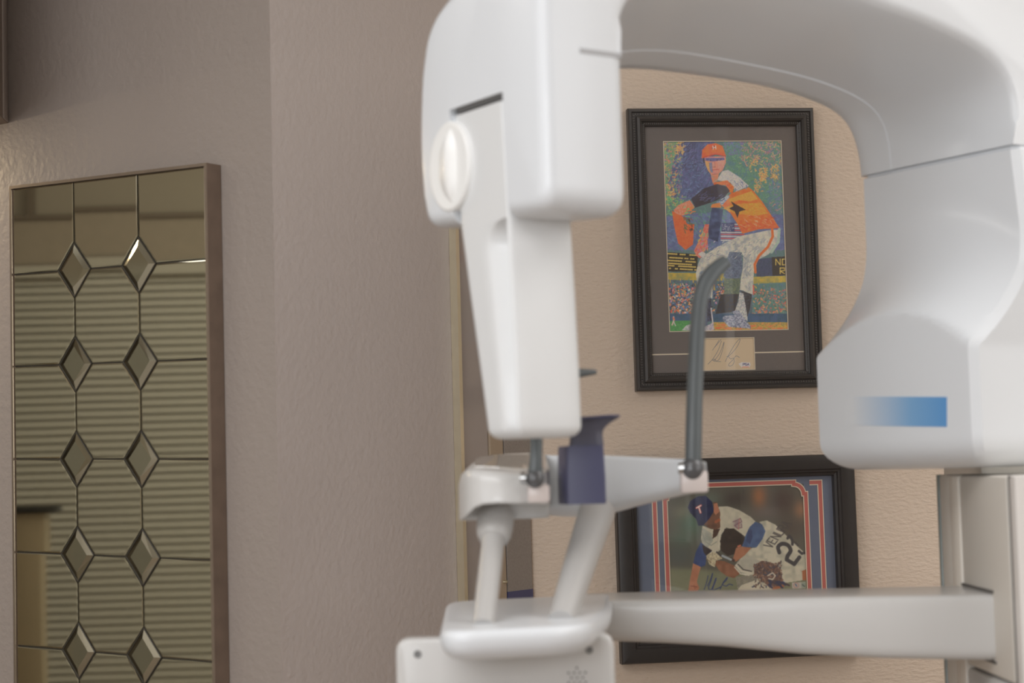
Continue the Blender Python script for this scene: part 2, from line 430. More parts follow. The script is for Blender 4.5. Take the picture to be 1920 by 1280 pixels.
# dark strip painting in the shade of the gap above the sensor arm
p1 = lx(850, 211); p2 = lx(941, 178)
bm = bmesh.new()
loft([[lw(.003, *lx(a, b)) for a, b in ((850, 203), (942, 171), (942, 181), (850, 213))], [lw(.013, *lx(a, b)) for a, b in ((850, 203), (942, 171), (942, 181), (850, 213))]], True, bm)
obj('gap_shade_strip', bm, mat('gap_shade', (.12, .12, .12), rough=.6), housing, 0)
bm = bmesh.new()
sx = [ly(1087, 90), ly(1165, 100), ly(1165, 109), ly(1087, 99)]
loft([[lw(x, -.0006, z) for x, z in sx], [lw(x, .003, z) for x, z in sx]], True, bm)
obj('seam_strip', bm, mat('seam_grey', (.42, .42, .43), rough=.5), housing, 0)
# knob: round disc with a grip ridge, seen obliquely
ky, kz = lx(843, 312); kr = .047
bm = bmesh.new(); rings = []
for rr_, xx in ((kr, .012), (kr, .0), (kr*.98, -.0012), (kr*.94, -.0018), (kr*.89, -.0014), (kr*.3, -.0022), (.001, -.0025)):
    rings.append([lw(xx, ky+rr_*.88*math.cos(q), kz+rr_*1.05*math.sin(q)) for q in [2*math.pi*j/48 for j in range(48)]])
loft(rings, True, bm)
knob = obj('round_knob', bm, mat('knob_white', (.93, .93, .915), rough=.3, coat=.2), housing, 50)
rings = []
for s in np.linspace(-1, 1, 15):
    hw = .008*(1-abs(s)**3)+.0005; hgt = .009*math.sqrt(max(0, 1-s*s*.98))
    rings.append([lw(-.0015-h_*.9, ky-.006+a_*hw, kz+s*kr*.84) for a_, h_ in ((-1.5, 0), (-.8, hgt*.55), (-.2, hgt), (.35, hgt), (1.4, hgt*.6), (3.2, 0))])
obj('grip_ridge', loft(rings), mat('knob_white', (1, 1, 1)), knob, 60)
# --- sensor arm hanging from it
zs_top = lx(940, 186)[1]
keys = [((848, 217), (941, 186)), ((861, 430), (954, 410)), ((878, 560), (963, 560)), ((897, 700), (970, 700)), ((910, 800), (974, 812))]
kb = [lx(*k[0], .004) for k in keys]; kf = [lx(*k[1], .004) for k in keys]
kbz = [p[1] for p in kb][::-1]; kby = [p[0] for p in kb][::-1]; kfz = [p[1] for p in kf][::-1]; kfy = [p[0] for p in kf][::-1]
zbot = lx(945, 822, .004)[1]; ztop = zs_top
WA = ly(1095, 600, lx(966, 600)[0])[0]
zn = lx(945, 408, .004)[1]           # top of the finger groove
rings = []
def sec(z, shrink=0.):
    yb = lerp(z, kbz, kby); yf = lerp(z, kfz, kfy)
    x0, x1 = .004+shrink, WA-shrink; yb -= shrink; yf += shrink
    g = max(0., min(1., (zn-z)/.032)); g = math.sqrt(max(0., 1-(1-g)**2))
    tpr = lerp(z, [zbot, zn], [.55, 1.0])
    dep = .024*g*lerp(z, [zbot, zn], [.6, 1]); gw = .0005+.046*tpr*g
    pts = []
    r = .008
    # outer face from back to groove
    for k in range(5):
        t = math.pi/2*k/4; pts.append((x0+r*(1-math.sin(t)), yb-r*(1-math.cos(t))))
    ye = yf+.004+gw
    for t in np.linspace(.1, 1, 4): pts.append((x0, (yb-r)*(1-t)+ye*t))
    for k in range(1, 13):
        t = k/12
        pts.append((x0+dep*math.sin(math.pi*t**1.7), ye-gw*t))
    for k in range(1, 6):
        t = math.pi/2*k/5; pts.append((x0+.006*(1-math.cos(t)), yf+.004-.004*math.sin(t)))
    for t in np.linspace(.1, 1, 5): pts.append((x0+.006+(x1-.010-x0-.006)*t, yf))
    for k in range(1, 6):
        t = math.pi/2*k/5; pts.append((x1-.010+.010*math.sin(t), yf+.010*(1-math.cos(t))))
    pts.append((x1, (yf+yb)/2)); pts.append((x1, yb-.004)); pts.append((x1-.004, yb))
    return pts
zs = list(np.linspace(ztop, zn+.0, 8)) + list(np.linspace(zn-.0005, zn-.034, 18)) + list(np.linspace(zn-.04, zbot+.012, 14))
for z in zs: rings.append([lw(x, y, z) for x, y in sec(z)])
for k in range(1, 6):
    t = math.pi/2*k/5
    rings.append([lw(x, y, zbot+.012*(1-math.sin(t))) for x, y in sec(zbot+.012, .010*(1-math.cos(t)))])
obj('sensor_arm', loft(rings), mat('sensor_plastic', (.75, .76, .765), rough=.34, noise=.01, coat=.12), root, 50)

# --- curved rotating arm (arch)
YF = .265
near = [ly(*p) for p in ((1165, 105), (1165, 62), (1170, 25), (1188, -12), (1240, -52), (1330, -75), (1440, -72), (1540, -45), (1640, 0), (1750, 42), (1840, 88), (1886, 132), (1904, 180), (1906, 225))]
z_s = ly(1611, 330, YF)[1]; near.append((ly(1611, 330, YF)[0], z_s))
far = [(W_, near[0][1]), (W_+.005, .445), (W_+.03, .462), (.2, .463)] + [ly(*p, YF) for p in ((1172, 131), (1300, 143), (1400, 158), (1480, 177), (1548, 204), (1586, 236), (1604, 282), (1611, 330))]
near = smoothpath(near, 4); far = smoothpath(far, 4)
NI = 56
near = resample(near, NI); far = resample(far, NI)
z_s = ly(1611, 330, YF)[1]
XO = far[-1][0]+.15
near[-1] = np.array([far[-1][0], z_s]); 
def outer(y):
    s = y/YF
    xl = ly(1090, 95)[0]+.05*s
    pl_ = [(XO, z_s), (XO, .56), (XO-.03, .66), (XO-.10, .71), (.25, .71), (xl+.08, .69), (xl+.02, .62), (xl, .55), (xl, near[0][1])]
    return resample(smoothpath(pl_, 5), 44)
def arch(y, dz=0., ins=0., lip=0.):
    s = max(0, min(1, y/YF)); s2 = s**.8
    inn = [near[i]*(1-s2)+far[i]*s2 for i in range(NI)]
    ring = [np.array(p) for p in inn] + [np.array(p) for p in outer(y)]
    if ins: 
        r2 = inset(ring, ins); ring = [r2[i] if 2 < i < NI-3 or NI+3 < i < len(ring)-3 else ring[i] for i in range(len(ring))]
    if lip:
        r2 = inset(ring[:NI], 0) ; 
        for i in range(3, NI):
            t = ring[min(i+1, NI-1)]-ring[i-1]; t = t/np.linalg.norm(t); ring[i] = ring[i]+lip*np.array([-t[1], t[0]])
    return [lw(p[0], y, p[1]) for p in ring]
rings = [arch(.0006, ins=.010), arch(.0025, ins=.004), arch(.007, ins=.001), arch(.012)]
rings += [arch(y) for y in np.linspace(.03, .205, 9)]
rings += [arch(.206, lip=-.0015), arch(.24, lip=-.002), arch(.258, lip=-.001), arch(YF, lip=.004)]
obj('rotating_arm', loft(rings), WHITE, root, 45)

# --- tube head on the right leg
xn = far[-1][0]; xt = T_
ztb = ly(1827, 648)[1]; zctr = ztb+.045; zbh = ly(1830, 812)[1]-.040
NSEC = 36
def head_sec(z, ins=0.):
    y0 = lerp(z, [ztb, ztb+.10, z_s], [0., -.016, -.001]); y1 = YF+lerp(z, [ztb, ztb+.1], [.011, .0])
    pts = []
    for y in np.linspace(0, 1, NSEC):
        yy = y0+(y1-y0)*y
        c = 1-(2*y-1)**2
        zt_ = ztb + .05*c
        s = (z-zt_)/.15
        s = max(0, min(1, s)); off = (xn-xt)*(1-(1-s)**2.2)
        e = min(y, 1-y)*(y1-y0); r = .010
        rnd = r-math.sqrt(max(0, r*r-(r-min(e, r))**2))
        pts.append((xt+off+rnd+ins, y0+ins*.6+(y1-y0-1.2*ins)*y))
    xo = XO
    for x, y in ((.0, 1), (.3, 1), (.8, 1), (1, .9), (1, .5), (1, .1), (.8, 0), (.3, 0)):
        lastx = pts[NSEC-1][0] if y > .5 else pts[0][0]
        bx = lastx+.012+(xo-ins-lastx-.012)*x
        pts.append((bx, y0+ins*.6+(y1-y0-1.2*ins)*y))
    return pts
rings = [[lw(x, y, z_s-.0005) for x, y in head_sec(z_s-.002, .005)], [lw(x, y, z_s-.0035) for x, y in head_sec(z_s-.0035, .005)]]
for z in [z_s-.0055] + list(np.linspace(z_s-.009, zbh+.036, 70)): rings.append([lw(x, y, z) for x, y in head_sec(z)])
for k in range(1, 9):
    t = math.pi/2*k/8
    rings.append([lw(x, y, zbh+.036*(1-math.sin(t))) for x, y in head_sec(zbh+.036, .05*(1-math.cos(t)))])
cen = sum((Vector(p) for p in rings[-1]), Vector())/len(rings[-1])
for k in (.6, .25, .01): rings.append([cen+(Vector(p)-cen)*k - EZ*.001*(1-k) for p in rings[-1-0*int(k*0)]] if k == .6 else [cen+(Vector(p)-cen)*k - EZ*.0005 for p in rings[-1]])
head = obj('tube_head', loft(rings), WHITE, root, 32)
# blue fading mark on the inner face
lab = [ly(0, 0)] 
def lxx(px, py): return lx(px, py, xt-.0004)
c4 = [lxx(1585, 743), lxx(1775, 744), lxx(1775, 800), lxx(1585, 797)]
bm = loft([[lw(xt-.0006, *p) for p in c4], [lw(xt+.001, *p) for p in c4]])
ml = bpy.data.materials.new('fading_blue_print'); ml.use_nodes = True; nt = ml.node_tree; b = nt.nodes['Principled BSDF']; b.inputs['Roughness'].default_value = .35
tc = nt.nodes.new('ShaderNodeTexCoord'); sp = nt.nodes.new('ShaderNodeSeparateXYZ'); nt.links.new(tc.outputs['Generated'], sp.inputs[0])
cr = nt.nodes.new('ShaderNodeValToRGB'); cr.color_ramp.elements[0].color = (.12, .33, .66, 1); cr.color_ramp.elements[0].position = .02
cr.color_ramp.elements[1].color = (.765, .79, .82, 1); cr.color_ramp.elements[1].position = .92
e = cr.color_ramp.elements.new(.35); e.color = (.22, .43, .70, 1)
inv = nt.nodes.new('ShaderNodeMath'); inv.operation = 'SUBTRACT'; inv.inputs[0].default_value = 1
nt.links.new(sp.outputs['X'], inv.inputs[1]); nt.links.new(inv.outputs[0], cr.inputs[0]); nt.links.new(cr.outputs[0], b.inputs['Base Color'])
obj('blue_stripe', bm, ml, head, 0, 'blue stripe fading to white')

# --- column, carriage and mast
COLM = mat('column_plastic', (.64, .60, .54), rough=.42, noise=.02, nscale=5)
zct = H-.022
def vbox(x0, x1, y0, y1, z0, z1, r=.004): return rbox(((x0+x1)/2, (y0+y1)/2, (z0+z1)/2), EX, EY, EZ, x1-x0, y1-y0, z1-z0, r)
obj('carriage_cover', vbox(col_x, .86, 2.13, 2.352, H-.258, zct, .006), COLM, root, 30)
obj('lower_cover', vbox(col_x, .86, 2.13, 2.352, .02, H-.2605, .006), WARMWHITE, root, 30)
obj('side_strip', vbox(col_x-.002, .80, 2.353, 2.40, .02, zct, .004), mat('strip_plastic', (.74, .68, .60), rough=.4), root, 30)
obj('rear_cover', vbox(col_x+.002, .80, 2.401, 2.47, .02, zct, .004), COLM, root, 30)
obj('glass_edge', vbox(col_x+.001, .70, 2.471, 2.482, .02, zct, .001), mat('teal_edge', (.24, .28, .27), rough=.25), root, 30)
obj('front_seam', vbox(col_x+.003, .70, 2.121, 2.1295, .02, zct, .0005), mat('seam_dark', (.10, .095, .09), rough=.5), root, 0)
obj('front_panel', vbox(col_x+.0015, .85, 2.095, 2.1205, .02, zct, .004), mat('front_panel_plastic', (.70, .66, .62), rough=.4), root, 30)
obj('mast', vbox(.62, .86, 2.50, 2.72, .0, 2.30, .01), COLM, root, 30)
obj('base_plate', vbox(.40, 1.0, 2.02, 2.76, .0, .02, .004), COLM, root, 30)
obj('mast_bracket', vbox(.40, .80, 2.20, 2.62, H+.705, H+.80, .02), WHITE, root, 30)
# --- support arm and its pad
ZP = H-.16
st = [(1060, 2.277, 2.43, 1194), (1140, 2.272, 2.43, 1203), (1250, 2.262, 2.425, 1207), (1355, 2.252, 2.42, 1213), (1514, 2.235, 2.405, 1228), (1660, 2.222, 2.395, 1236), (1760, 2.212, 2.39, 1238)]
rings = []
def arm_ring(X, f_, b_, zb_, zt_, r=.012):
    P = roundpoly([(f_, zb_), (b_, zb_), (b_, zt_), (f_, zt_)], [.016, .02, .012, .010], 5)
    return [Vector((X, a, z)) for a, z in P]
for px, f_, b_, yb_ in st:
    p = at(px, yb_, f_); rings.append(arm_ring(p.x, f_, b_, p.z, ZP-.0012))
pz = at(1850, 1240, 2.205).z
rings.append(arm_ring(col_x-.0005, 2.205, 2.383, pz, ZP-.0012)); rings.append(arm_ring(col_x+.03, 2.205, 2.34, pz, ZP-.0012))
obj('support_arm', loft(rings), WARMWHITE, root, 40)
bm = bmesh.new()
for z0, z1 in ((ZP, ZP+.0035), (pz-.0035, pz)):
    box(bm, Vector((col_x-.0004, 2.29, (z0+z1)/2)), EX, EY, EZ, .002, .175, z1-z0)
obj('arm_joint_gap', bm, mat('seam_dark', (1, 1, 1)), root, 0)
def plan(px, py): p = on_z(px, py, ZP); return (p.x, p.y)
zp_b = at(980, 1236, 1.90).z
xl_ = at(823, 1170, 2.0).x; xr_ = at(1128, 1170, 2.0).x
pp = roundpoly([(at(823, 1190, 1.88).x, 1.88), (at(1105, 1190, 1.92).x, 1.92), (at(1145, 1160, 2.12).x, 2.12), (at(1150, 1130, 2.38).x, 2.38), (at(836, 1130, 2.33).x, 2.33)], [.045, .05, .05, .02, .05], 8)
obj('arm_pad', fillet_prism(pp, zp_b, ZP, .020, .009, lambda a, b, t: Vector((a, b, t)), 6), WHITE, root, 50)
# --- lower panel with screws and loudspeaker holes
zpt = at(780, 1197, 2.02).z
x0 = at(742, 1240, 2.02).x; x1 = at(1153, 1240, 2.02).x
P = roundpoly([(x0, zpt-.30), (x1, zpt-.30), (x1, zpt), (x0, zpt)], .016, 6)
panel = obj('lower_panel', fillet_prism(P, 2.05, 2.02, .003, .006, lambda a, b, t: Vector((a, t, b)), 4), WARMWHITE, root, 40)
HOLE = mat('screw_hole', (.22, .22, .22), rough=.5)
for a, b_ in ((783, 1226), (1105, 1218)):
    p = at(a, b_, 2.02); rings = []
    for r, y in ((.0042, 2.0195), (.0034, 2.0187), (.0024, 2.0193)):
        rings.append([p*0+Vector((p.x+r*math.cos(t), y, p.z+r*math.sin(t))) for t in [2*math.pi*j/16 for j in range(16)]])
    obj('screw', loft(rings), HOLE, panel, 40)
bm = bmesh.new(); pc = at(1082, 1270, 2.02)
for i in range(-2, 3):
    for j in range(-2, 3):
        dx = (j+(.5 if i % 2 else 0))*.0060; dz = i*.0052
        if dx*dx+dz*dz > .0115**2: continue
        tube([Vector((pc.x+dx, 2.0194, pc.z+dz)), Vector((pc.x+dx, 2.0215, pc.z+dz))], .0012, 8, bm)
obj('speaker_holes', bm, DARK, panel, 0)
p = at(945, 1236, 1.99)
rings = [[Vector((p.x+r*math.cos(t)*1.6, 1.985+.028+r*.0+math.sin(t)*r*.6-.012, p.z+.012-h_)) for t in [2*math.pi*j/24 for j in range(24)]] for r, h_ in ((.017, -.004), (.017, .003), (.014, .009), (.008, .012), (.001, .0125))]
obj('indicator_lens', loft(rings), mat('lens_white', (.72, .72, .68), rough=.2), root, 60)

# --- chin rest tray
dsh = .0
stn = [(861, 2.13, 2.18, 908, 906, 976, 976), (866, 2.09, 2.21, 890, 887, 974, 976), (876, 2.065, 2.26, 882, 872, 966, 976), (890, 2.05, 2.31, 880, 859, 952, 975), (905, 2.045, 2.325, 881, 855, 946, 975), (935, 2.04, 2.33, 884, 850, 944, 974), (965, 2.04, 2.335, 888, 848, 944, 973), (1000, 2.05, 2.33, 888, 847, 944, 972), (1022, 2.06, 2.325, 886, 849, 946, 971), (1032, 2.08, 2.31, 880, 852, 948, 970)]
rings = []
for px, f_, b_, tf, tb_, bf, bb in stn:
    a = at(px, bf, f_); b = at(px, tf, f_+.006)
    X = a.x; c = at(px, tb_, b_); dpt = at(px, bb, (f_+b_)/2)
    poly = [(f_, a.z), (f_+.006, b.z), (b_, c.z), (b_, dpt.z+.004), ((f_+b_)/2, dpt.z), (f_*.7+b_*.3, dpt.z+.002), (f_*.72+b_*.28, a.z+.002)]
    P = roundpoly(poly, [.004, .012, .012, .012, .01, .006, .004], 4)
    rings.append([Vector((X*(1+.0*(y-f_)), y, z)) for y, z in P])
obj('chin_rest_body', loft(rings), WARMWHITE, root, 50)
# glossy sloped panel in the body's top
gp = []
for px, f_, b_, tf, tb_, bf, bb in stn[3:9]:
    b = at(px, tf, f_+.006); c = at(px, tb_, b_); gp.append((b, c))
rows = []
for t in (.18, .9):
    rows.append([b*(1-t)+c*t+EZ*.0012 for b, c in gp])
top = rows[0]+rows[1][::-1]
bm = loft([[p-EZ*.002 for p in top], top])
obj('display_panel', bm, mat('display_gloss', (.58, .54, .49), rough=.14, spec=.7, coat=.6), root, 0)
# right wing: a curved band behind and beside the blue block
st2 = [(1010, 2.30, 850, 955), (1040, 2.285, 853, 962), (1080, 2.27, 853, 964), (1130, 2.25, 853, 962), (1160, 2.235, 854, 955), (1200, 2.215, 856, 944), (1240, 2.195, 858, 934), (1280, 2.175, 860, 925), (1310, 2.16, 862, 919), (1326, 2.15, 866, 915)]
rings = []
for i, (px, D_, yt, yb_) in enumerate(smoothpath(st2, 3)):
    a = at(px, yb_-14, D_); b = at(px, yt, D_)
    thk = lerp(px, [1010, 1130, 1326], [.06, .055, .045])
    e = .35 if px > 1324 else 1
    P = roundpoly([(D_, a.z), (D_+.002, b.z), (D_+.022, b.z), (D_+thk, a.z-.0), (D_+thk, at(px, yb_+6, D_+thk).z), (D_+thk*.4, at(px, yb_, D_+.02).z)], [.012, .006, .006, .008, .008, .012], 4)
    rings.append([Vector((a.x, y, z)) for y, z in P])
obj('chin_rest_wing', loft(rings), WHITE, root, 50)
def rod(path, pivot, blk):
    P = smoothpath([tuple(at(*p[:3])) for p in path], 5)
    R = resample([[q[3]] for q in path], len(P)) if False else [lerp(i/(len(P)-1), np.linspace(0, 1, len(path)), [q[3] for q in path]) for i in range(len(P))]
    r = obj('temple_rest', tube(P, R, 12, flat=.6), ROD, root, 60)
    p = at(*pivot[:3]); bm = bmesh.new()
    bmesh.ops.create_uvsphere(bm, u_segments=18, v_segments=12, radius=pivot[3], matrix=Matrix.Translation(p) @ Matrix.Diagonal((1, .8, 1, 1)))
    obj('pivot_ball', bm, mat('pivot_grey', (.13, .13, .135), rough=.25, metal=.3), r, 60)
    bm = tube([p+EX*-.010+EZ*.001, p+EX*-.016+EZ*.001], [.007, .006], 12)
    obj('pivot_screw', bm, mat('pivot_chrome', (.5, .5, .5), rough=.2, metal=1), r, 40)
    c = at(*blk[:3]); sx_, sz_ = blk[3:]
    obj('pivot_block', rbox(c, EX, EY, EZ, sx_, .02, sz_, .003), mat('pale_block', (.70, .62, .59), rough=.3), root, 30)
rod([(1003, 893, 2.035, .0085), (1005, 850, 2.035, .007), (1006, 800, 2.04, .0075), (1012, 755, 2.05, .0075), (1034, 716, 2.06, .0075), (1075, 701, 2.07, .006), (1118, 697, 2.08, .0025)], (1003, 897, 2.035, .0105), (1010, 925, 2.046, .024, .020))
rod([(1300, 880, 2.14, .0095), (1301, 800, 2.14, .0095), (1304, 700, 2.145, .0095), (1309, 600, 2.15, .0092), (1317, 545, 2.155, .0095), (1336, 512, 2.16, .010), (1363, 488, 2.165, .0075)], (1298, 879, 2.14, .0135), (1301, 903, 2.145, .031, .025))
# --- blue chin support
fr = 2.06
def cs(px, py, Y=fr): return at(px, py, Y)
zt0 = cs(1090, 835).z; zb0 = cs(1090, 945).z
xa, xb, xc = cs(1045, 900, fr+.05).x, cs(1062, 900).x, cs(1135, 900).x
plan_ = [(xa, fr+.055), (xb, fr), (xc, fr-.001), (xc+.003, fr+.055)]
rings = []
for z, s in ((zb0, 1.0), (zb0+.03, 1.0), (zt0-.004, .955), (zt0, .94)):
    P = roundpoly([((x-(xb+xc)/2)*s+(xb+xc)/2, y) for x, y in plan_], .003, 3)
    rings.append([Vector((x, y, z)) for x, y in P])
chin = obj('chin_block', loft(rings), BLUE, root, 40)
# cup on top: curved neck flaring to a lip
prof2 = [(1068, 1134, 836, .042), (1070, 1132, 822, .040), (1068, 1132, 810, .038), (1083, 1138, 800, .040), (1080, 1150, 791, .046), (1078, 1163, 785, .05)]
rings = []
for l_, r_, y_, dp in smoothpath(prof2, 3):
    a = cs(l_, y_); b = cs(r_, y_)
    P = roundpoly([(a.x, fr+.006), (b.x, fr+.006+.0), (b.x, fr+dp), (a.x, fr+dp)], [.006, .010, .010, .006], 3)
    rings.append([Vector((x, y, a.z)) for x, y in P])
obj('chin_cup', loft(rings), mat('cup_grey', (.105, .105, .145), rough=.45), chin, 50)
a = cs(1078, 784.5); b = cs(1167, 784.5)
P = roundpoly([(a.x, fr+.0), (b.x-.012, fr), (b.x, fr+.03), (b.x-.012, fr+.055), (a.x, fr+.055)], .004, 3)
obj('cup_lip', fillet_prism(P, a.z-.0015, a.z+.0015, .001, .001, lambda x, y, z: Vector((x, y, z+(x-a.x)*.05)), 2), BLUE, chin, 40)
# --- posts
def post(p0, p1, r0_, r1_, nm, collar=False):
    d = (p1-p0)
    bm = tube([p0+d*t for t in np.linspace(-.02, 1.0, 8)], [r0_+(r1_-r0_)*t for t in np.linspace(0, 1, 8)], 24)
    o = obj(nm, bm, POSTM, root, 50)
    if collar:
        bm = tube([p0+d*t for t in (-.09, .02, .08, .13, .155)], [.0205, .0205, .0195, .0165, .012], 28)
        obj('post_collar', bm, POSTM, o, 50)
pb = on_z(906, 1168, ZP); post(at(928, 985, 2.10), pb-EZ*.004, .0128, .0122, 'post', True)
pb = on_z(1052, 1158, ZP); post(at(1118, 962, 2.20), pb-EZ*.004, .0215, .0150, 'post')

# ================================================================== PICTURES
PO = Bc
class Pic:
    """a flat frame on the picture wall; coordinates (a right, b up) in metres about its centre"""
    def __init__(s, corners, off):
        s.p0 = PO + PN*off
        P = [hit(x, y, s.p0, PN)-s.p0 for x, y in corners]
        Q = [(p.dot(PW), p.z) for p in P]
        s.c = (sum(q[0] for q in Q)/4, sum(q[1] for q in Q)/4)
        t1 = math.atan2(Q[1][1]-Q[0][1], Q[1][0]-Q[0][0]); t2 = math.atan2(Q[2][1]-Q[3][1], Q[2][0]-Q[3][0])
        t3 = math.atan2(-(Q[0][0]-Q[3][0]), Q[0][1]-Q[3][1]); t4 = math.atan2(-(Q[1][0]-Q[2][0]), Q[1][1]-Q[2][1])
        s.t = (t1+t2+t3+t4)/4
        s.w = (math.dist(Q[0], Q[1])+math.dist(Q[3], Q[2]))/2; s.h = (math.dist(Q[0], Q[3])+math.dist(Q[1], Q[2]))/2
        s.off = off
    def pt(s, a, b, o=0.):      # o measured out from the wall
        a, b, o = float(a), float(b), float(o); ca, sa = math.cos(s.t), math.sin(s.t)
        return PO + PN*o + PW*(s.c[0]+a*ca-b*sa) + EZ*(s.c[1]+a*sa+b*ca)
    def px(s, x, y, o=None):
        p0 = PO+PN*(s.off if o is None else o); p = hit(x, y, p0, PN)-p0
        u, v = p.dot(PW)-s.c[0], p.z-s.c[1]; ca, sa = math.cos(s.t), math.sin(s.t)
        return (u*ca+v*sa, -u*sa+v*ca)
    def rect(s, a0, a1, b0, b1, o0, o1, bm=None):
        r = [[s.pt(a, b, o) for a, b in ((a0, b0), (a1, b0), (a1, b1), (a0, b1))] for o in (o0, o1)]
        return loft(r, True, bm)
    def rails(s, profile, m, parent):
        """four mitred rails; profile = list of (distance in from the outer edge, height off the wall)"""
        hw, hh = s.w/2, s.h/2; cs_ = [(-hw, -hh, 1, 1), (hw, -hh, -1, 1), (hw, hh, -1, -1), (-hw, hh, 1, -1)]
        for i in range(4):
            rings = []
            for c in (cs_[i], cs_[(i+1) % 4]):
                rings.append([s.pt(c[0]+c[2]*d, c[1]+c[3]*d, o) for d, o in profile])
            obj('frame_rail', loft(rings), m, parent, 25)
    def beads(s, d, o, r, pitch, m, parent, nm):
        bm = bmesh.new(); hw, hh = s.w/2-d, s.h/2-d
        for (x0, y0), (x1, y1) in (((-hw, -hh), (hw, -hh)), ((hw, -hh), (hw, hh)), ((hw, hh), (-hw, hh)), ((-hw, hh), (-hw, -hh))):
            L = math.dist((x0, y0), (x1, y1)); n = int(L/pitch)
            for k in range(n):
                t = (k+.5)/n; a, b = x0+(x1-x0)*t, y0+(y1-y0)*t
                vs = [bm.verts.new(s.pt(a+dx*r, b+dy*r, o+dz*r)) for dx, dy, dz in ((1, 0, 0), (0, 1, 0), (-1, 0, 0), (0, -1, 0), (.5, .5, .8), (-.5, .5, .8), (-.5, -.5, .8), (.5, -.5, .8))]
                for f in ((0, 1, 4), (1, 5, 4), (1, 2, 5), (2, 6, 5), (2, 3, 6), (3, 7, 6), (3, 0, 7), (0, 4, 7), (4, 5, 6, 7)):
                    bm.faces.new([vs[q] for q in f])
        obj(nm, bm, m, parent, 0, kind='stuff')

GAIN = 1.75
def vcol_mat(name, rough=.5):
    m = bpy.data.materials.new(name); m.use_nodes = True; nt = m.node_tree; b = nt.nodes['Principled BSDF']
    at_ = nt.nodes.new('ShaderNodeVertexColor'); at_.layer_name = 'print'
    nt.links.new(at_.outputs[0], b.inputs['Base Color']); b.inputs['Roughness'].default_value = rough; return m
class Canvas:
    """a flat print, painted in memory in photo-like colours and stored as vertex colours on a fine grid"""
    def __init__(s, pic, a0, a1, b0, b1, off, nx):
        s.pic, s.a0, s.a1, s.b0, s.b1, s.off = pic, a0, a1, b0, b1, off
        s.nx = nx; s.ny = int(nx*(b1-b0)/(a1-a0)); s.im = np.zeros((s.ny, s.nx, 3)) + 90.
        s.X, s.Y = np.meshgrid(np.arange(s.nx), np.arange(s.ny))
        s.n1 = s.noise(3); s.n2 = s.noise(9); s.n3 = s.noise(2)
    def noise(s, cell):
        gh, gw = s.ny//cell+3, s.nx//cell+3; g = rng.random((gh, gw))
        y, x = np.mgrid[0:s.ny, 0:s.nx]/cell; yi, xi = y.astype(int), x.astype(int); fy, fx = y-yi, x-xi
        fy = fy*fy*(3-2*fy); fx = fx*fx*(3-2*fx)
        return (g[yi, xi]*(1-fx)+g[yi, xi+1]*fx)*(1-fy)+(g[yi+1, xi]*(1-fx)+g[yi+1, xi+1]*fx)*fy
    def crop(s, ox, oy, k): s.o = (ox, oy, k)
    def uv(s, p):
        a, b = s.pic.px(s.o[0]+p[0]/s.o[2], s.o[1]+p[1]/s.o[2], s.off)
        return ((a-s.a0)/(s.a1-s.a0)*s.nx, (s.b1-b)/(s.b1-s.b0)*s.ny)
    def mask(s, q):
        m = np.zeros((s.ny, s.nx), bool); n = len(q)
        for i in range(n):
            x0, y0 = q[i-1]; x1, y1 = q[i]
            if y0 == y1: continue
            c = ((y0 > s.Y) != (y1 > s.Y)) & (s.X < (x1-x0)*(s.Y-y0)/(y1-y0)+x0); m ^= c
        return m
    def fill(s, m, col, col2=None, amt=.0, nz=None):
        c = np.array(col, float)
        if col2 is not None:
            t = np.clip(((s.n1 if nz is None else nz)[m]-.5)*1.5+.5-(.5-amt), 0, 1)[:, None]
            s.im[m] = c*(1-t)+np.array(col2, float)*t
        else: s.im[m] = c
    def poly(s, pts, col, col2=None, amt=.3, nz=None, wob=0.):
        q = [s.uv(p) for p in pts]
        if wob: q = [(x+random.uniform(-wob, wob), y+random.uniform(-wob, wob)) for x, y in q]
        m = s.mask(q); s.fill(m, col, col2, amt, nz); return m
    def line(s, pts, wd, col):
        q = [np.array(s.uv(p)) for p in pts]; sc_ = s.nx/((s.a1-s.a0)); wpx = wd/s.o[2]*s.scale
        for a, b in zip(q[:-1], q[1:]):
            d = b-a; L2 = (d@d)+1e-9
            x0, x1 = int(min(a[0], b[0])-wpx-2), int(max(a[0], b[0])+wpx+3); y0, y1 = int(min(a[1], b[1])-wpx-2), int(max(a[1], b[1])+wpx+3)
            x0, y0 = max(x0, 0), max(y0, 0); x1, y1 = min(x1, s.nx), min(y1, s.ny)
            if x1 <= x0 or y1 <= y0: continue
            X, Y = s.X[y0:y1, x0:x1], s.Y[y0:y1, x0:x1]
            t = np.clip(((X-a[0])*d[0]+(Y-a[1])*d[1])/L2, 0, 1)
            dist = np.hypot(X-a[0]-t*d[0], Y-a[1]-t*d[1])
            al = np.clip(wpx/2-dist+.5, 0, 1)[..., None]*min(1, max(.35, wpx))
            s.im[y0:y1, x0:x1] = s.im[y0:y1, x0:x1]*(1-al)+np.array(col, float)*al
    def strokes(s, box_, n, cols, ln, wd, ang=None, m=None):
        for _ in range(n):
            x, y = random.uniform(box_[0], box_[2]), random.uniform(box_[1], box_[3])
            t = random.uniform(0, 6.28) if ang is None else random.gauss(*ang)
            l = random.uniform(.4, 1)*ln
            s.line([(x, y), (x+l*math.cos(t), y+l*math.sin(t))], wd*random.uniform(.6, 1.3), random.choice(cols))
    def blob(s, c, rx, ry, col, a=.8):
        x, y = s.uv(c); k = s.scale/s.o[2]
        d = np.exp(-(((s.X-x)/(rx*k))**2+((s.Y-y)/(ry*k))**2))[..., None]*a
        s.im = s.im*(1-d)+np.array(col, float)*d
    def blur(s, r):
        for ax in (0, 1):
            acc = sum(np.roll(s.im, k, ax) for k in range(-r, r+1)); s.im = acc/(2*r+1)
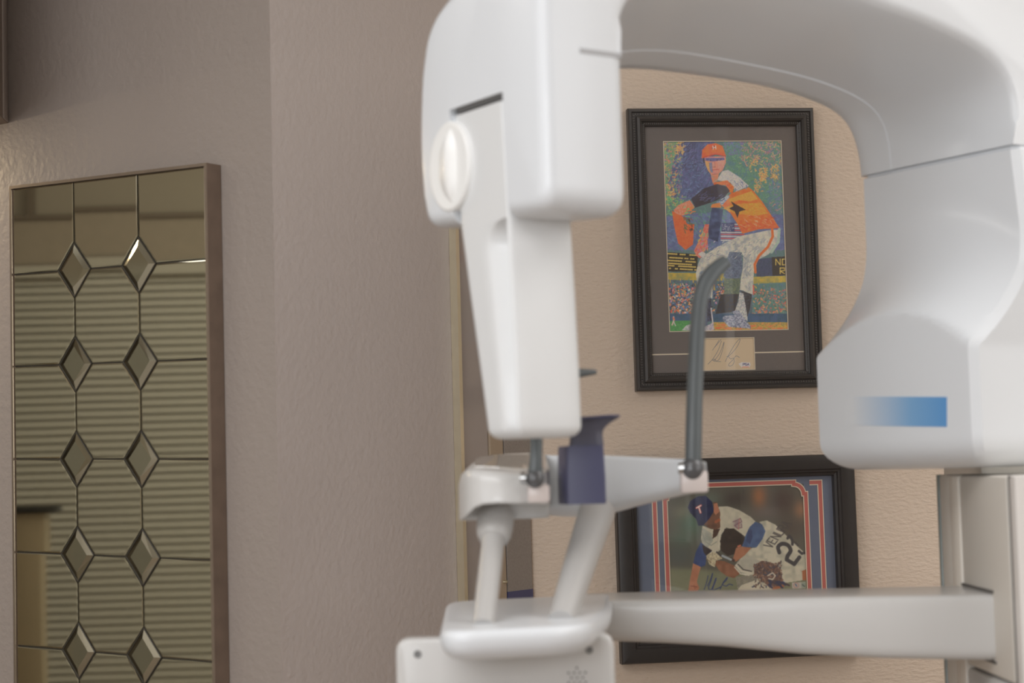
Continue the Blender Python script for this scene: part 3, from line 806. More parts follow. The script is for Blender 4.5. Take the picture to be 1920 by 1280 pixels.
    def finish(s, grey, amt, soft, jit):
        s.im = s.im*(1-amt)+np.array(grey, float)*amt
        s.im *= 1+jit*(rng.random((s.ny, s.nx, 1))-.5) + jit*.6*(rng.random((s.ny, s.nx, 3))-.5)
        if soft:
            p = np.pad(s.im, ((1, 1), (1, 1), (0, 0)), 'edge'); h = (p[:, :-2]+2*p[:, 1:-1]+p[:, 2:])/4; b_ = (h[:-2]+2*h[1:-1]+h[2:])/4
            s.im = s.im*(1-soft)+b_*soft
    def build(s, name, parent, m):
        nx, ny = s.nx, s.ny
        A_ = s.a0+(s.a1-s.a0)*np.arange(nx+1)/nx; B_ = s.b1-(s.b1-s.b0)*np.arange(ny+1)/ny
        P = s.pic; o0 = np.array(P.pt(0, 0, s.off)); ea = np.array(P.pt(1, 0, s.off))-o0; eb = np.array(P.pt(0, 1, s.off))-o0
        ctr = o0+ea*(s.a0+s.a1)/2+eb*(s.b0+s.b1)/2
        V = o0-ctr + A_[None, :, None]*ea + B_[:, None, None]*eb
        idx = np.arange((nx+1)*(ny+1)).reshape(ny+1, nx+1)
        Fc = np.stack([idx[1:, :-1], idx[1:, 1:], idx[:-1, 1:], idx[:-1, :-1]], -1).reshape(-1, 4)
        me = bpy.data.meshes.new(name); me.vertices.add(V.size//3); me.vertices.foreach_set('co', V.reshape(-1))
        me.loops.add(Fc.size); me.loops.foreach_set('vertex_index', Fc.reshape(-1).astype(np.int32))
        me.polygons.add(len(Fc)); me.polygons.foreach_set('loop_start', (np.arange(len(Fc))*4).astype(np.int32))
        me.update(calc_edges=True)
        pad = np.pad(s.im, ((0, 1), (0, 1), (0, 0)), 'edge')/255; pad = np.clip(pad, 0, 1)
        L = np.where(pad <= .04045, pad/12.92, ((pad+.055)/1.055)**2.4)*GAIN
        ca = me.color_attributes.new('print', 'FLOAT_COLOR', 'POINT')
        ca.data.foreach_set('color', np.concatenate([np.clip(L, 0, 1), np.ones((*L.shape[:2], 1))], -1).reshape(-1).astype(np.float32))
        me.materials.append(m); o = bpy.data.objects.new(name, me); put(o, parent)
        o.location = Vector(ctr)-WL[parent]; WL[o] = Vector(ctr); return o

def glass_mat():
    m = bpy.data.materials.new('picture_glass'); m.use_nodes = True; nt = m.node_tree
    for n_ in list(nt.nodes): nt.nodes.remove(n_)
    out = nt.nodes.new('ShaderNodeOutputMaterial'); mx = nt.nodes.new('ShaderNodeMixShader'); tr = nt.nodes.new('ShaderNodeBsdfTransparent'); gl = nt.nodes.new('ShaderNodeBsdfGlossy')
    gl.inputs['Roughness'].default_value = .02; lw_ = nt.nodes.new('ShaderNodeLayerWeight'); lw_.inputs['Blend'].default_value = .5
    pw_ = nt.nodes.new('ShaderNodeMath'); pw_.operation = 'POWER'; pw_.inputs[1].default_value = 4; nt.links.new(lw_.outputs['Facing'], pw_.inputs[0])
    fr_ = nt.nodes.new('ShaderNodeMath'); fr_.operation = 'MULTIPLY_ADD'; fr_.inputs[1].default_value = .5; fr_.inputs[2].default_value = .03; nt.links.new(pw_.outputs[0], fr_.inputs[0])
    nt.links.new(fr_.outputs[0], mx.inputs[0]); nt.links.new(tr.outputs[0], mx.inputs[1]); nt.links.new(gl.outputs[0], mx.inputs[2]); nt.links.new(mx.outputs[0], out.inputs[0])
    return m
GLASS = glass_mat()
PRINT = vcol_mat('print_ink', .45)
WHITES = [(205, 200, 185), (190, 188, 180), (160, 165, 170), (120, 130, 145)]

# ------------------------------------------------------------------ picture 1: the painted pitcher
p1c = Pic([(1180, 203), (1531, 199), (1543, 722), (1193, 736)], .024)
fp = thing('framed_print', 'black beaded frame holding a colourful painted baseball pitcher in an orange jersey', 'picture', p1c.pt(0, -p1c.h/2, 0))
FRM = mat('beaded_frame', (.060, .054, .050), rough=.35, noise=.15, nscale=80)
p1c.rails([(0, .001), (0, .016), (.002, .019), (.006, .0195), (.0075, .0165), (.0135, .0165), (.0150, .0215), (.0190, .0240), (.0225, .0205), (.0235, .0165), (.0290, .0130), (.0300, .0105), (.0300, .001)], FRM, fp)
BEAD = mat('bead_gloss', (.13, .12, .112), rough=.3, noise=.2)
p1c.beads(.0105, .0163, .0019, .0044, BEAD, fp, 'outer_beading')
p1c.beads(.0262, .0148, .0016, .0036, BEAD, fp, 'inner_beading')
hw, hh = p1c.w/2-.030, p1c.h/2-.030
MATB = mat('charcoal_mat', (.205, .178, .165), rough=.75, noise=.12, nscale=300)
obj('backing', p1c.rect(-hw, hw, -hh, hh, .001, .004), DARK, fp, 0)
a0, b1 = p1c.px(1244, 266, .006); a1, b0 = p1c.px(1477, 617, .006)
ca0, cb1 = p1c.px(1315, 635, .006); ca1, cb0 = p1c.px(1415, 692, .006)
# mat board with two openings, built of strips joined edge to edge
bm = bmesh.new()
for r_ in ((-hw, a0, -hh, hh), (a1, hw, -hh, hh), (a0, a1, b1, hh), (a0, a1, cb1, b0), (a0, ca0, cb0, cb1), (ca1, a1, cb0, cb1), (a0, a1, -hh, cb0)):
    p1c.rect(*r_, .0041, .0072, bm)
obj('mat_board', bm, MATB, fp, 0)
bm = bmesh.new(); e = .0011
for (x0_, x1_, y0_, y1_) in ((a0, a1, b0, b1), (ca0, ca1, cb0, cb1)):
    for r_ in ((x0_-e, x1_+e, y1_-.0002, y1_+e), (x0_-e, x1_+e, y0_-e, y0_+.0002), (x0_-e, x0_+.0002, y0_, y1_), (x1_-.0002, x1_+e, y0_, y1_)): p1c.rect(*r_, .0062, .0075, bm)
obj('bevel_edge', bm, CREAM, fp, 0)
yl = p1c.px(1260, 664, .0072)[1]
for r_ in ((-hw, ca0-e), (ca1+e, hw)):
    obj('cream_groove', p1c.rect(r_[0], r_[1], yl-.0011, yl+.0011, .0071, .0076), CREAM, fp, 0)
cv = Canvas(p1c, a0, a1, b0, b1, .006, 340); cv.scale = 340/233.
cv.crop(1220, 250, 6.4)
# background in loose strokes
cv.im[:] = (92, 120, 122)
cv.poly([(100, 60), (360, 60), (330, 500), (150, 1000)], (105, 140, 115), (130, 150, 110), .5, cv.n2)
cv.poly([(350, 60), (760, 60), (760, 760), (300, 800), (200, 620)], (92, 100, 142), (78, 86, 124), .5, cv.n2)
cv.poly([(880, 60), (1640, 60), (1640, 1000), (1180, 700), (900, 430)], (98, 142, 116), (92, 128, 134), .45, cv.n2)
cv.strokes((140, 80, 370, 800), 420, [(116, 168, 112), (104, 152, 104), (206, 148, 96), (208, 122, 112), (204, 172, 104), (150, 122, 158), (104, 160, 162), (84, 92, 118)], 34, 9)
cv.strokes((340, 80, 740, 790), 420, [(84, 92, 132), (92, 104, 148), (112, 136, 172), (104, 92, 148), (76, 82, 110), (118, 112, 162), (86, 108, 148)], 70, 6, (2.1, .35))
cv.strokes((300, 300, 620, 790), 160, [(118, 148, 186), (70, 72, 96), (96, 110, 150)], 46, 4, (.25, .25))
cv.strokes((380, 90, 560, 420), 120, [(66, 66, 84), (80, 78, 110)], 50, 5, (2.4, .6))
cv.strokes((880, 80, 1640, 780), 620, [(102, 146, 116), (92, 132, 104), (112, 154, 122), (94, 132, 136), (118, 160, 130), (92, 124, 150), (108, 140, 104)], 56, 9)
cv.strokes((1080, 80, 1640, 380), 300, [(206, 152, 122), (208, 172, 118), (190, 116, 124), (168, 122, 156), (206, 176, 120), (104, 126, 130)], 42, 8)
cv.strokes((880, 80, 1120, 260), 110, [(122, 112, 164), (112, 130, 172), (104, 146, 136)], 44, 9)
cv.strokes((1420, 380, 1640, 1000), 220, [(96, 122, 160), (124, 112, 158), (104, 138, 142), (96, 116, 150), (186, 134, 128)], 48, 8)
for (x, y, n_) in ((1350, 500, 90), (1290, 630, 40), (1230, 380, 30), (1490, 470, 60), (350, 160, 70), (240, 690, 40)):
    cv.strokes((x-45, y-85, x+45, y+85), n_, [(216, 172, 98), (214, 146, 96), (204, 178, 116)], 28, 9)
cv.strokes((1430, 380, 1560, 560), 30, [(110, 96, 84), (200, 170, 110)], 60, 4, (1.2, .5))
cv.strokes((150, 760, 420, 1000), 150, [(108, 182, 122), (124, 174, 102), (206, 166, 102), (92, 142, 118)], 44, 9)
cv.poly([(150, 1000), (900, 930), (1640, 980), (1640, 1400), (150, 1400)], (92, 104, 144), (104, 122, 162), .45, cv.n2)
cv.strokes((150, 960, 900, 1400), 320, [(96, 112, 156), (84, 98, 138), (112, 132, 172), (116, 108, 158), (96, 134, 136)], 60, 8, (0, .6))
cv.strokes((500, 850, 900, 1150), 120, [(96, 150, 126), (86, 128, 118), (106, 162, 134)], 46, 8, (1.2, .4))
cv.strokes((1380, 1000, 1640, 1400), 100, [(98, 98, 150), (88, 96, 138), (122, 112, 162)], 50, 8)
# flag
cv.poly([(850, 1075), (1010, 1075), (1010, 1185), (850, 1185)], (70, 75, 115))
cv.strokes((860, 1085, 1000, 1175), 40, [(190, 190, 195)], 6, 7)
for k in range(9):
    y = 1090+k*24; x0_ = 1010 if y < 1185 else 845
    cv.line([(x0_, y), (1120, y+4)], 13, (200, 80, 75) if k % 2 else (205, 200, 190))
cv.crop(1220, 430, 6.096)
B = cv
B.poly([(150, 255), (540, 285), (530, 480), (150, 480)], (62, 55, 42), (45, 42, 40), .4)
for r_, y in enumerate((275, 318, 352, 385, 410, 442)):
    x = 170
    while x < 515:
        wd_ = random.uniform(8, 20)
        if random.random() > .22: B.line([(x, y+(x-170)*.06), (x+wd_*.6, y+(x-170)*.06)], 17, (205, 180, 95))
        x += wd_+7
B.poly([(150, 495), (850, 500), (850, 600), (150, 570)], (190, 165, 70), (140, 140, 90), .35, B.n2)
B.poly([(150, 575), (1640, 600), (1640, 1000), (150, 990)], (95, 110, 125), (80, 95, 100), .4, B.n2)
crowd = [(225, 120, 75), (215, 95, 75), (235, 150, 85), (95, 130, 175), (60, 60, 70), (200, 140, 160), (110, 150, 130), (70, 90, 140), (225, 200, 170)]
B.strokes((165, 630, 540, 960), 560, crowd, 14, 14)
B.strokes((690, 630, 860, 940), 90, crowd+[(60, 75, 110)], 14, 13)
B.poly([(1160, 600), (1640, 600), (1640, 980), (1160, 980)], (90, 125, 115), (100, 130, 140), .4, B.n2)
B.strokes((1170, 680, 1580, 970), 330, [(210, 130, 100), (105, 145, 130), (90, 130, 120), (200, 150, 110), (110, 130, 160), (190, 100, 95), (80, 110, 100)], 16, 14)
B.strokes((160, 560, 1640, 660), 90, [(80, 130, 130), (95, 120, 150), (190, 160, 80)], 40, 12, (1.57, .3))
B.poly([(1170, 540), (1640, 525), (1640, 600), (1170, 620)], (195, 170, 75), (150, 145, 90), .35, B.n2)
B.poly([(1210, 340), (1390, 320), (1640, 300), (1640, 525), (1210, 540)], (75, 82, 110), (65, 75, 95), .4)
B.poly([(1385, 318), (1640, 300), (1640, 520), (1390, 525)], (62, 58, 55))
YL = (205, 180, 95)
B.line([(1430, 405), (1430, 340), (1480, 405), (1480, 338)], 12, YL)
B.line([(1505, 340), (1555, 338), (1555, 402), (1505, 404), (1505, 340)], 12, YL)
B.line([(1480, 505), (1480, 440), (1530, 440), (1530, 470), (1480, 475), (1530, 505)], 12, YL)
B.poly([(150, 965), (1640, 960), (1640, 1060), (150, 1050)], (72, 95, 130), (60, 85, 105), .5, B.n2)
B.poly([(150, 1045), (520, 1040), (500, 1250), (150, 1250)], (85, 155, 85), (70, 135, 80), .4)
B.poly([(700, 1060), (1640, 1060), (1640, 1250), (700, 1250)], (200, 150, 80), (150, 140, 80), .4)
B.strokes((720, 1090, 1600, 1140), 90, [(225, 110, 70), (215, 130, 80), (190, 160, 80)], 60, 14, (0, .2))
B.poly([(840, 560), (1030, 540), (1010, 740), (840, 740)], (90, 105, 95), (120, 130, 100), .4)
B.poly([(800, 740), (1010, 735), (960, 940), (740, 965)], (66, 60, 55), (55, 62, 80), .3)
# small far fielder
B.line([(262, 1000), (262, 1050), (245, 1090)], 18, (210, 180, 170)); B.line([(262, 1050), (285, 1100)], 12, (200, 190, 185)); B.line([(258, 1010), (270, 1030)], 20, (215, 120, 90))
# legs
PT, PS = (200, 196, 182), (150, 156, 160)
B.poly([(1040, 265), (900, 250), (830, 540), (860, 560), (1020, 560), (1050, 450)], (110, 122, 145), (85, 95, 115), .45)
B.poly([(570, 330), (640, 275), (800, 180), (1000, 80), (1340, 10), (1480, 0), (1480, 90), (1430, 200), (1340, 290), (1230, 345), (1180, 480), (1165, 760), (1060, 700), (1020, 690), (1030, 560), (1050, 450), (1060, 300), (1040, 262), (900, 255), (880, 320), (760, 380), (700, 470), (680, 600), (620, 760), (540, 700), (515, 500), (540, 400)], PT, PS, .12, B.n2)
B.strokes((600, 130, 1150, 330), 90, [PS, (120, 132, 146), (215, 212, 200), (205, 202, 190)], 36, 6, (2.7, .4))
B.strokes((1060, 100, 1340, 300), 60, [PS, (215, 212, 200), (150, 158, 158)], 36, 6, (2.2, .5)); B.strokes((1060, 300, 1160, 660), 50, [PS, (215, 212, 200), (130, 140, 150)], 36, 6, (1.9, .5))
B.poly([(560, 480), (690, 470), (700, 780), (610, 800), (540, 700)], (120, 135, 155), (185, 185, 180), .4)
B.line([(1388, -10), (1395, 80), (1340, 200), (1240, 300), (1190, 400), (1198, 490)], 30, (222, 110, 60))
B.line([(1470, 0), (1460, 140), (1380, 260)], 34, (165, 185, 170))
B.line([(1175, 640), (1178, 740)], 18, (205, 100, 90))
B.poly([(620, 790), (690, 795), (700, 1040), (640, 1060)], (58, 55, 66), (80, 90, 120), .3)
B.line([(700, 620), (698, 780)], 16, PT); B.line([(690, 900), (710, 1060)], 16, (195, 190, 195))
B.poly([(560, 800), (630, 800), (650, 1100), (560, 1100)], (85, 100, 140), (70, 80, 110), .4)
B.poly([(1030, 700), (1160, 740), (1135, 900), (1105, 1010), (1085, 880), (1060, 760)], (62, 58, 60), (80, 85, 95), .3)
B.poly([(1015, 720), (1060, 730), (1100, 960), (1110, 1050), (960, 935), (1000, 830)], (200, 198, 192), PS, .3)
B.poly([(815, 1020), (840, 985), (960, 980), (930, 935), (1010, 925), (1080, 1030), (1140, 1100), (1145, 1135), (1000, 1122), (890, 1112)], (175, 178, 190), (100, 108, 135), .4)
B.poly([(355, 1150), (410, 1095), (500, 1068), (500, 1160)], (190, 188, 190), PS, .3)
B.poly([(600, 1120), (720, 1060), (725, 1150), (600, 1160)], (190, 185, 190), (150, 140, 160), .3)
# lower glove and throwing hand
SK, SK2 = (224, 140, 115), (215, 95, 85)
B.poly([(285, -60), (500, -60), (480, 110), (400, 190), (320, 130)], (225, 105, 60), (205, 80, 55), .35)
B.poly([(495, 240), (560, 110), (620, -60), (700, -60), (650, 120), (655, 220), (600, 250), (630, 280), (560, 330), (520, 300)], SK, SK2, .45)
B.strokes((540, 0, 660, 240), 30, [(150, 170, 130), (200, 120, 160), (225, 165, 90)], 40, 12, (1.9, .3))
B.poly([(540, 280), (590, 250), (630, 275), (600, 330)], (200, 196, 190))
cv.crop(1220, 250, 6.4)
# arms, torso, head
NV = (62, 58, 72)
cv.poly([(735, 880), (870, 915), (850, 1060), (805, 1300), (700, 1260), (690, 1180), (712, 1010)], (60, 68, 98), (85, 100, 140), .35, cv.n2)
cv.poly([(255, 930), (330, 955), (400, 1010), (450, 1100), (515, 1150), (510, 1330), (420, 1400), (330, 1320), (285, 1130)], (226, 110, 62), (210, 90, 55), .35)
cv.strokes((390, 1000, 500, 1170), 34, [(60, 55, 55), (100, 110, 80), (150, 90, 60)], 40, 10, (1.0, .4))
cv.poly([(275, 920), (330, 860), (470, 800), (530, 885), (430, 925), (390, 990), (300, 960)], (228, 150, 125), (222, 115, 80), .4)
cv.strokes((390, 880, 520, 1000), 22, [(110, 190, 120), (225, 130, 80)], 50, 13, (-.4, .3))
cv.poly([(845, 860), (960, 720), (1180, 645), (1240, 700), (1340, 820), (1440, 970), (1545, 1135), (1300, 1150), (1100, 1205), (1050, 1100), (960, 960)], (226, 125, 62), (222, 105, 55), .4, cv.n2)
cv.poly([(930, 790), (1210, 690), (1290, 790), (1180, 815), (1060, 800), (960, 830)], (222, 160, 70), (205, 155, 75), .4)
cv.poly([(870, 900), (1000, 850), (1320, 830), (1410, 960), (1250, 990), (1000, 960)], (212, 160, 66), (220, 135, 60), .4)
cv.poly([(1060, 1100), (1440, 1010), (1545, 1135), (1300, 1150), (1100, 1205)], (218, 95, 62), (222, 125, 62), .35)
cv.strokes((1050, 980, 1450, 1120), 45, [(225, 150, 110), (200, 80, 60), (230, 180, 140)], 50, 7, (.6, .4))
cv.poly([(960, 812), (1035, 858), (1140, 915), (1065, 938), (1042, 1015), (1008, 935), (940, 900), (995, 872)], (66, 55, 58))
cv.poly([(795, 560), (860, 450), (930, 438), (1060, 520), (1180, 630), (1020, 700), (960, 590), (850, 570)], (202, 196, 188), (180, 180, 185), .3)
cv.strokes((1000, 560, 1150, 680), 20, [(130, 140, 165), (100, 115, 150)], 35, 9, (.8, .4))
cv.poly([(780, 830), (920, 740), (950, 760), (860, 860)], (190, 190, 190), (100, 130, 170), .4)
cv.poly([(735, 850), (830, 830), (850, 890), (720, 890)], (225, 130, 70))
cv.poly([(750, 590), (920, 562), (1000, 640), (985, 720), (930, 700), (900, 620), (760, 625)], (228, 125, 60), (205, 90, 60), .3)
cv.poly([(485, 785), (640, 660), (800, 606), (915, 640), (950, 690), (880, 770), (720, 830), (535, 892)], NV, (58, 52, 55), .4, cv.n2)
cv.strokes((560, 720, 850, 820), 30, [(80, 85, 120), (60, 60, 85), (95, 95, 130)], 60, 10, (-.5, .3))
cv.poly([(715, 480), (825, 460), (800, 575), (745, 600)], (220, 130, 95), (180, 150, 130), .4)
cv.poly([(648, 280), (895, 275), (900, 360), (865, 440), (800, 500), (735, 505), (680, 430), (655, 350)], (224, 145, 120), (200, 130, 130), .4, cv.n2)
cv.poly([(650, 325), (700, 345), (706, 430), (722, 490), (690, 450), (660, 380)], (214, 168, 104), (206, 150, 100), .4)
cv.poly([(700, 350), (735, 345), (738, 400), (748, 470), (722, 470), (706, 420)], (122, 128, 158), (150, 138, 150), .35)
cv.poly([(735, 345), (770, 345), (775, 405), (745, 410)], (206, 146, 128))
cv.poly([(800, 330), (890, 320), (885, 400), (850, 440), (810, 420)], (224, 158, 138), (216, 142, 130), .4)
cv.poly([(655, 296), (880, 292), (890, 318), (800, 330), (735, 338), (660, 326)], (116, 106, 156), (92, 98, 146), .4)
cv.line([(680, 316), (722, 322)], 9, (62, 60, 76)); cv.line([(690, 320), (712, 322)], 5, (150, 170, 190)); cv.line([(795, 318), (848, 308)], 9, (66, 56, 72)); cv.line([(812, 314), (830, 312)], 5, (160, 160, 180))
cv.line([(764, 335), (778, 396)], 7, (196, 118, 104)); cv.line([(745, 405), (782, 402)], 7, (170, 96, 88))
cv.line([(742, 438), (818, 434)], 9, (198, 92, 88)); cv.line([(752, 452), (806, 450)], 6, (222, 168, 150)); cv.line([(740, 492), (805, 486)], 10, (182, 116, 98))
cv.line([(635, 300), (640, 350)], 14, (60, 55, 60)); cv.line([(895, 290), (898, 350)], 12, (220, 140, 110))
cv.poly([(612, 300), (618, 200), (680, 132), (780, 118), (862, 150), (890, 230), (905, 278), (780, 252), (650, 290)], (230, 112, 58), (222, 90, 62), .3, cv.n2)
cv.line([(640, 282), (780, 250), (900, 272)], 12, (200, 75, 60))
cv.line([(745, 150), (750, 190)], 9, (225, 220, 215)); cv.line([(780, 148), (783, 188)], 9, (225, 220, 215)); cv.line([(748, 170), (782, 168)], 9, (225, 220, 215)); cv.line([(735, 175), (742, 180)], 7, (50, 55, 75)); cv.line([(765, 150), (767, 162)], 6, (50, 55, 75))
cv.finish((124, 120, 114), .15, .5, .16)
cv.build('painted_print', fp, PRINT)
# signed card
cc = Canvas(p1c, ca0, ca1, cb0, cb1, .006, 260); cc.scale = 260/100.; cc.crop(1200, 620, 5.647)
cc.im[:] = (186, 168, 142)
INK = (105, 105, 110)
for s_ in ([(720, 352), (775, 292), (830, 200), (862, 108)], [(768, 205), (812, 140), (835, 100)], [(790, 175), (858, 92)], [(785, 318), (845, 235), (890, 120), (872, 210), (838, 300), (800, 322), (770, 312), (790, 300), (812, 322), (855, 326)],
           [(903, 326), (935, 262), (1000, 150), (1052, 88), (1056, 110), (1020, 180), (950, 258), (918, 272)], [(935, 270), (958, 296), (990, 290), (996, 330), (975, 366), (945, 372), (942, 350), (985, 305), (1010, 270), (1030, 268), (1052, 282)]):
    cc.line(smoothpath(s_, 5), 4.5, INK)
cc.poly([(1042, 350), (1075, 332), (1165, 335), (1172, 360), (1160, 385), (1075, 386)], (196, 190, 186)); cc.line([(1085, 382), (1150, 381)], 7, (200, 120, 100))
LT = {'P': [[(0, 0), (0, 1), (.8, 1), (.8, .5), (0, .5)]], 'S': [[(.8, 1), (0, 1), (0, .5), (.8, .5), (.8, 0), (0, 0)]], 'A': [[(0, 0), (.4, 1), (.8, 0)], [(.2, .4), (.6, .4)]],
      'V': [[(0, 1), (.4, 0), (.8, 1)]], 'E': [[(.75, 0), (0, 0), (0, 1), (.75, 1)], [(0, .5), (.6, .5)]], 'N': [[(0, 0), (0, 1), (.8, 0), (.8, 1)]], 'U': [[(0, 1), (0, .1), (.2, 0), (.6, 0), (.8, .1), (.8, 1)]], 'R': [[(0, 0), (0, 1), (.7, 1), (.8, .75), (.7, .5), (0, .5)], [(.4, .5), (.8, 0)]],
      'T': [[(.4, 0), (.4, 1)], [(0, 1), (.8, 1)]]}
def letters(cn, txt, o_, d_, u_, step, wd, col):
    for i, ch in enumerate(txt):
        for st_ in LT[ch]:
            cn.line([(o_[0]+d_[0]*(i*step+x)+u_[0]*y, o_[1]+d_[1]*(i*step+x)+u_[1]*y) for x, y in st_], wd, col)
letters(cc, 'PSA', (1090, 366), (22, 0), (0, -22), 1.05, 5, (70, 70, 110))
cc.build('signed_card', fp, PRINT)
obj('glass', p1c.rect(-hw, hw, -hh, hh, .0098, .0104), GLASS, fp, 0)

# ------------------------------------------------------------------ picture 2: signed photograph with a red and blue mat
p2c = Pic([(1153, 866), (1603.5, 848), (1617, 1226), (1167, 1246)], .026)
fq = thing('framed_photo', 'black framed signed photograph of two grappling ballplayers in a blue and red mat', 'picture', p2c.pt(0, -p2c.h/2, 0))
FR2 = mat('plain_black_frame', (.036, .031, .029), rough=.4, noise=.12, nscale=60)
p2c.rails([(0, .001), (0, .022), (.002, .025), (.005, .026), (.024, .0245), (.026, .022), (.029, .0215), (.0305, .018), (.0345, .017), (.036, .012), (.036, .001)], FR2, fq)
hw, hh = p2c.w/2-.036, p2c.h/2-.036
obj('backing', p2c.rect(-hw, hw, -hh, hh, .001, .004), DARK, fq, 0)
SLATE = mat('slate_blue_mat', (.165, .195, .27), rough=.7, noise=.06, nscale=200)
MO2 = .007
def P2(x, y): return p2c.px(x, y, MO2)
ia0, ib1 = P2(1249, 915); ia1, ib0 = P2(1515, 1110); 
ib0 = -(ib1) - .002
# mat board: strips round the opening
bm = bmesh.new()
for r_ in ((-hw, ia0, -hh, hh), (ia1, hw, -hh, hh), (ia0, ia1, ib1, hh), (ia0, ia1, -hh, ib0)): p2c.rect(*r_, .0041, .0072, bm)
obj('mat_board', bm, SLATE, fq, 0)
RED = mat('red_inlay', (.62, .17, .14), rough=.6, noise=.06)
def ribbon(pts, wd, o0, o1, bm):
    n = len(pts); L, R = [], []
    for i in range(n):
        d0_ = np.array(pts[i])-np.array(pts[max(i-1, 0)]); d1_ = np.array(pts[min(i+1, n-1)])-np.array(pts[i])
        if i == 0: d0_ = d1_
        if i == n-1: d1_ = d0_
        d0_ = d0_/np.linalg.norm(d0_); d1_ = d1_/np.linalg.norm(d1_)
        n0 = np.array([-d0_[1], d0_[0]]); n1_ = np.array([-d1_[1], d1_[0]]); mm = n0+n1_; mm = mm/max(.5, np.linalg.norm(mm)); k = 1/max(.5, mm@n0)
        L.append(np.array(pts[i])+mm*wd/2*k); R.append(np.array(pts[i])-mm*wd/2*k)
    for i in range(n-1):
        q = [L[i], L[i+1], R[i+1], R[i]]
        loft([[p2c.pt(*p, o0) for p in q], [p2c.pt(*p, o1) for p in q]], True, bm)
def inlay(pts):
    bm = bmesh.new(); ribbon(pts, .0092, .0071, .0075, bm); o = obj('cream_line', bm, CREAM, fq, 0)
    bm = bmesh.new(); ribbon(pts, .0058, .0071, .0079, bm); obj('red_line', bm, RED, fq, 0)
x_i0, x_i1, y_i1, y_i0 = ia0-.003, ia1+.003, ib1+.003, ib0-.003
nb, ns = .020, .0035
def corner(cx, cy, sx, sy):        # scooped corner with two small steps, from the side run to the top run
    pts = [(cx, cy-sy*nb), (cx-sx*ns, cy-sy*nb)]
    for k in range(1, 5):
        t = math.pi/2*k/5
        pts.append((cx-sx*(ns+(nb-ns)*(1-math.cos(t))) , cy-sy*(nb-(nb-ns)*math.sin(t))))
    pts += [(cx-sx*nb, cy-sy*ns), (cx-sx*nb, cy)]
    return pts
loop = corner(x_i0, y_i1, -1, 1) + corner(x_i1, y_i1, 1, 1)[::-1] + corner(x_i1, y_i0, 1, -1) + corner(x_i0, y_i0, -1, -1)[::-1]
inlay(loop+[loop[0]])
ox0 = P2(1229, 1000)[0]; ox1 = P2(1541, 1000)[0]; oy1 = P2(1530, 904)[1]; oy0 = -oy1-.002
for sx, X in ((-1, ox0), (1, ox1)):
    inlay([(X-sx*.018, oy1), (X, oy1), (X, oy0), (X-sx*.018, oy0)])
# the photograph itself
cp = Canvas(p2c, ia0-.001, ia1+.001, ib0-.001, ib1+.001, .006, 320); cp.scale = 320/266.; cp.crop(1220, 900, 5.647)
cp.im[:] = (84, 82, 73)
for c, rx, ry, col, a in (((430, 450), 130, 150, (78, 108, 92), .8), ((330, 330), 90, 70, (120, 120, 100), .6), ((330, 620), 120, 90, (80, 100, 85), .7), ((900, 200), 180, 90, (62, 54, 50), .8), ((1150, 170), 75, 120, (150, 95, 60), .9), ((1400, 220), 150, 160, (66, 54, 50), .9), ((1590, 320), 70, 90, (155, 108, 78), .8), ((1500, 500), 150, 120, (75, 66, 60), .8), ((1200, 340), 160, 60, (98, 88, 84), .7), ((650, 200), 100, 70, (95, 110, 98), .6), ((300, 800), 160, 120, (72, 80, 78), .7), ((250, 200), 80, 80, (70, 70, 62), .6)): cp.blob(c, rx, ry, col, a)
m_ = cp.poly([(120, 930), (500, 940), (1700, 1050), (1700, 1500), (120, 1500)], (108, 112, 88), (118, 118, 96), .4, cp.n2)
cp.blur(4); cp.blur(4)
JW, JS = (182, 176, 156), (150, 148, 132)
SKN, SKD = (158, 108, 82), (118, 80, 60)
cp.poly([(1200, 560), (1180, 620), (1120, 710), (1060, 720), (960, 820), (890, 900), (930, 960), (1000, 1010), (1050, 1010), (900, 1030), (930, 1180), (1260, 1180), (1440, 1080), (1610, 1060), (1600, 960), (1680, 930), (1640, 780), (1430, 580), (1320, 470), (1230, 425), (1150, 440), (1200, 500)], JW, JS, .25, cp.n2)
cp.poly([(1130, 1060), (1240, 1160), (930, 1180), (960, 1100)], (188, 180, 160), JW, .3, cp.n2)
cp.poly([(900, 1025), (1080, 1000), (1130, 1050), (960, 1110), (925, 1150)], (120, 116, 104), (135, 130, 115), .3)
cp.poly([(1010, 800), (1180, 860), (1090, 960), (930, 960), (890, 900)], (158, 155, 140), (165, 160, 145), .4, cp.n2)
cp.poly([(1600, 960), (1690, 930), (1690, 1060), (1610, 1060)], (150, 92, 62))
cp.poly([(700, 850), (780, 855), (890, 905), (945, 990), (880, 1036), (800, 1012), (720, 950), (680, 890)], (138, 96, 74), SKD, .4, cp.n2)
cp.line([(905, 900), (960, 960), (1060, 985)], 20, (190, 184, 166)); cp.line([(925, 890), (980, 945), (1070, 965)], 9, (52, 48, 46)); cp.line([(890, 920), (950, 990), (1040, 1005)], 12, (195, 190, 172))
cp.poly([(1090, 900), (1180, 850), (1300, 880), (1370, 950), (1400, 1060), (1380, 1130), (1260, 1140), (1180, 1060), (1100, 1000)], (92, 72, 66), (120, 90, 76), .4)
cp.strokes((1090, 870, 1390, 1130), 200, [(92, 68, 60), (74, 58, 56), (118, 86, 70), (140, 116, 98), (70, 64, 66), (68, 68, 82)], 26, 11)
cp.line([(1240, 1010), (1290, 980), (1320, 1010), (1290, 1050), (1250, 1040)], 14, (185, 175, 158)); cp.line([(1290, 950), (1350, 900), (1360, 870)], 9, (80, 60, 56)); cp.line([(1300, 1150), (1400, 1120)], 30, (150, 92, 62))
cp.strokes((1250, 1060, 1440, 1110), 14, [(52, 56, 80), (70, 60, 64)], 60, 16, (.5, .3))
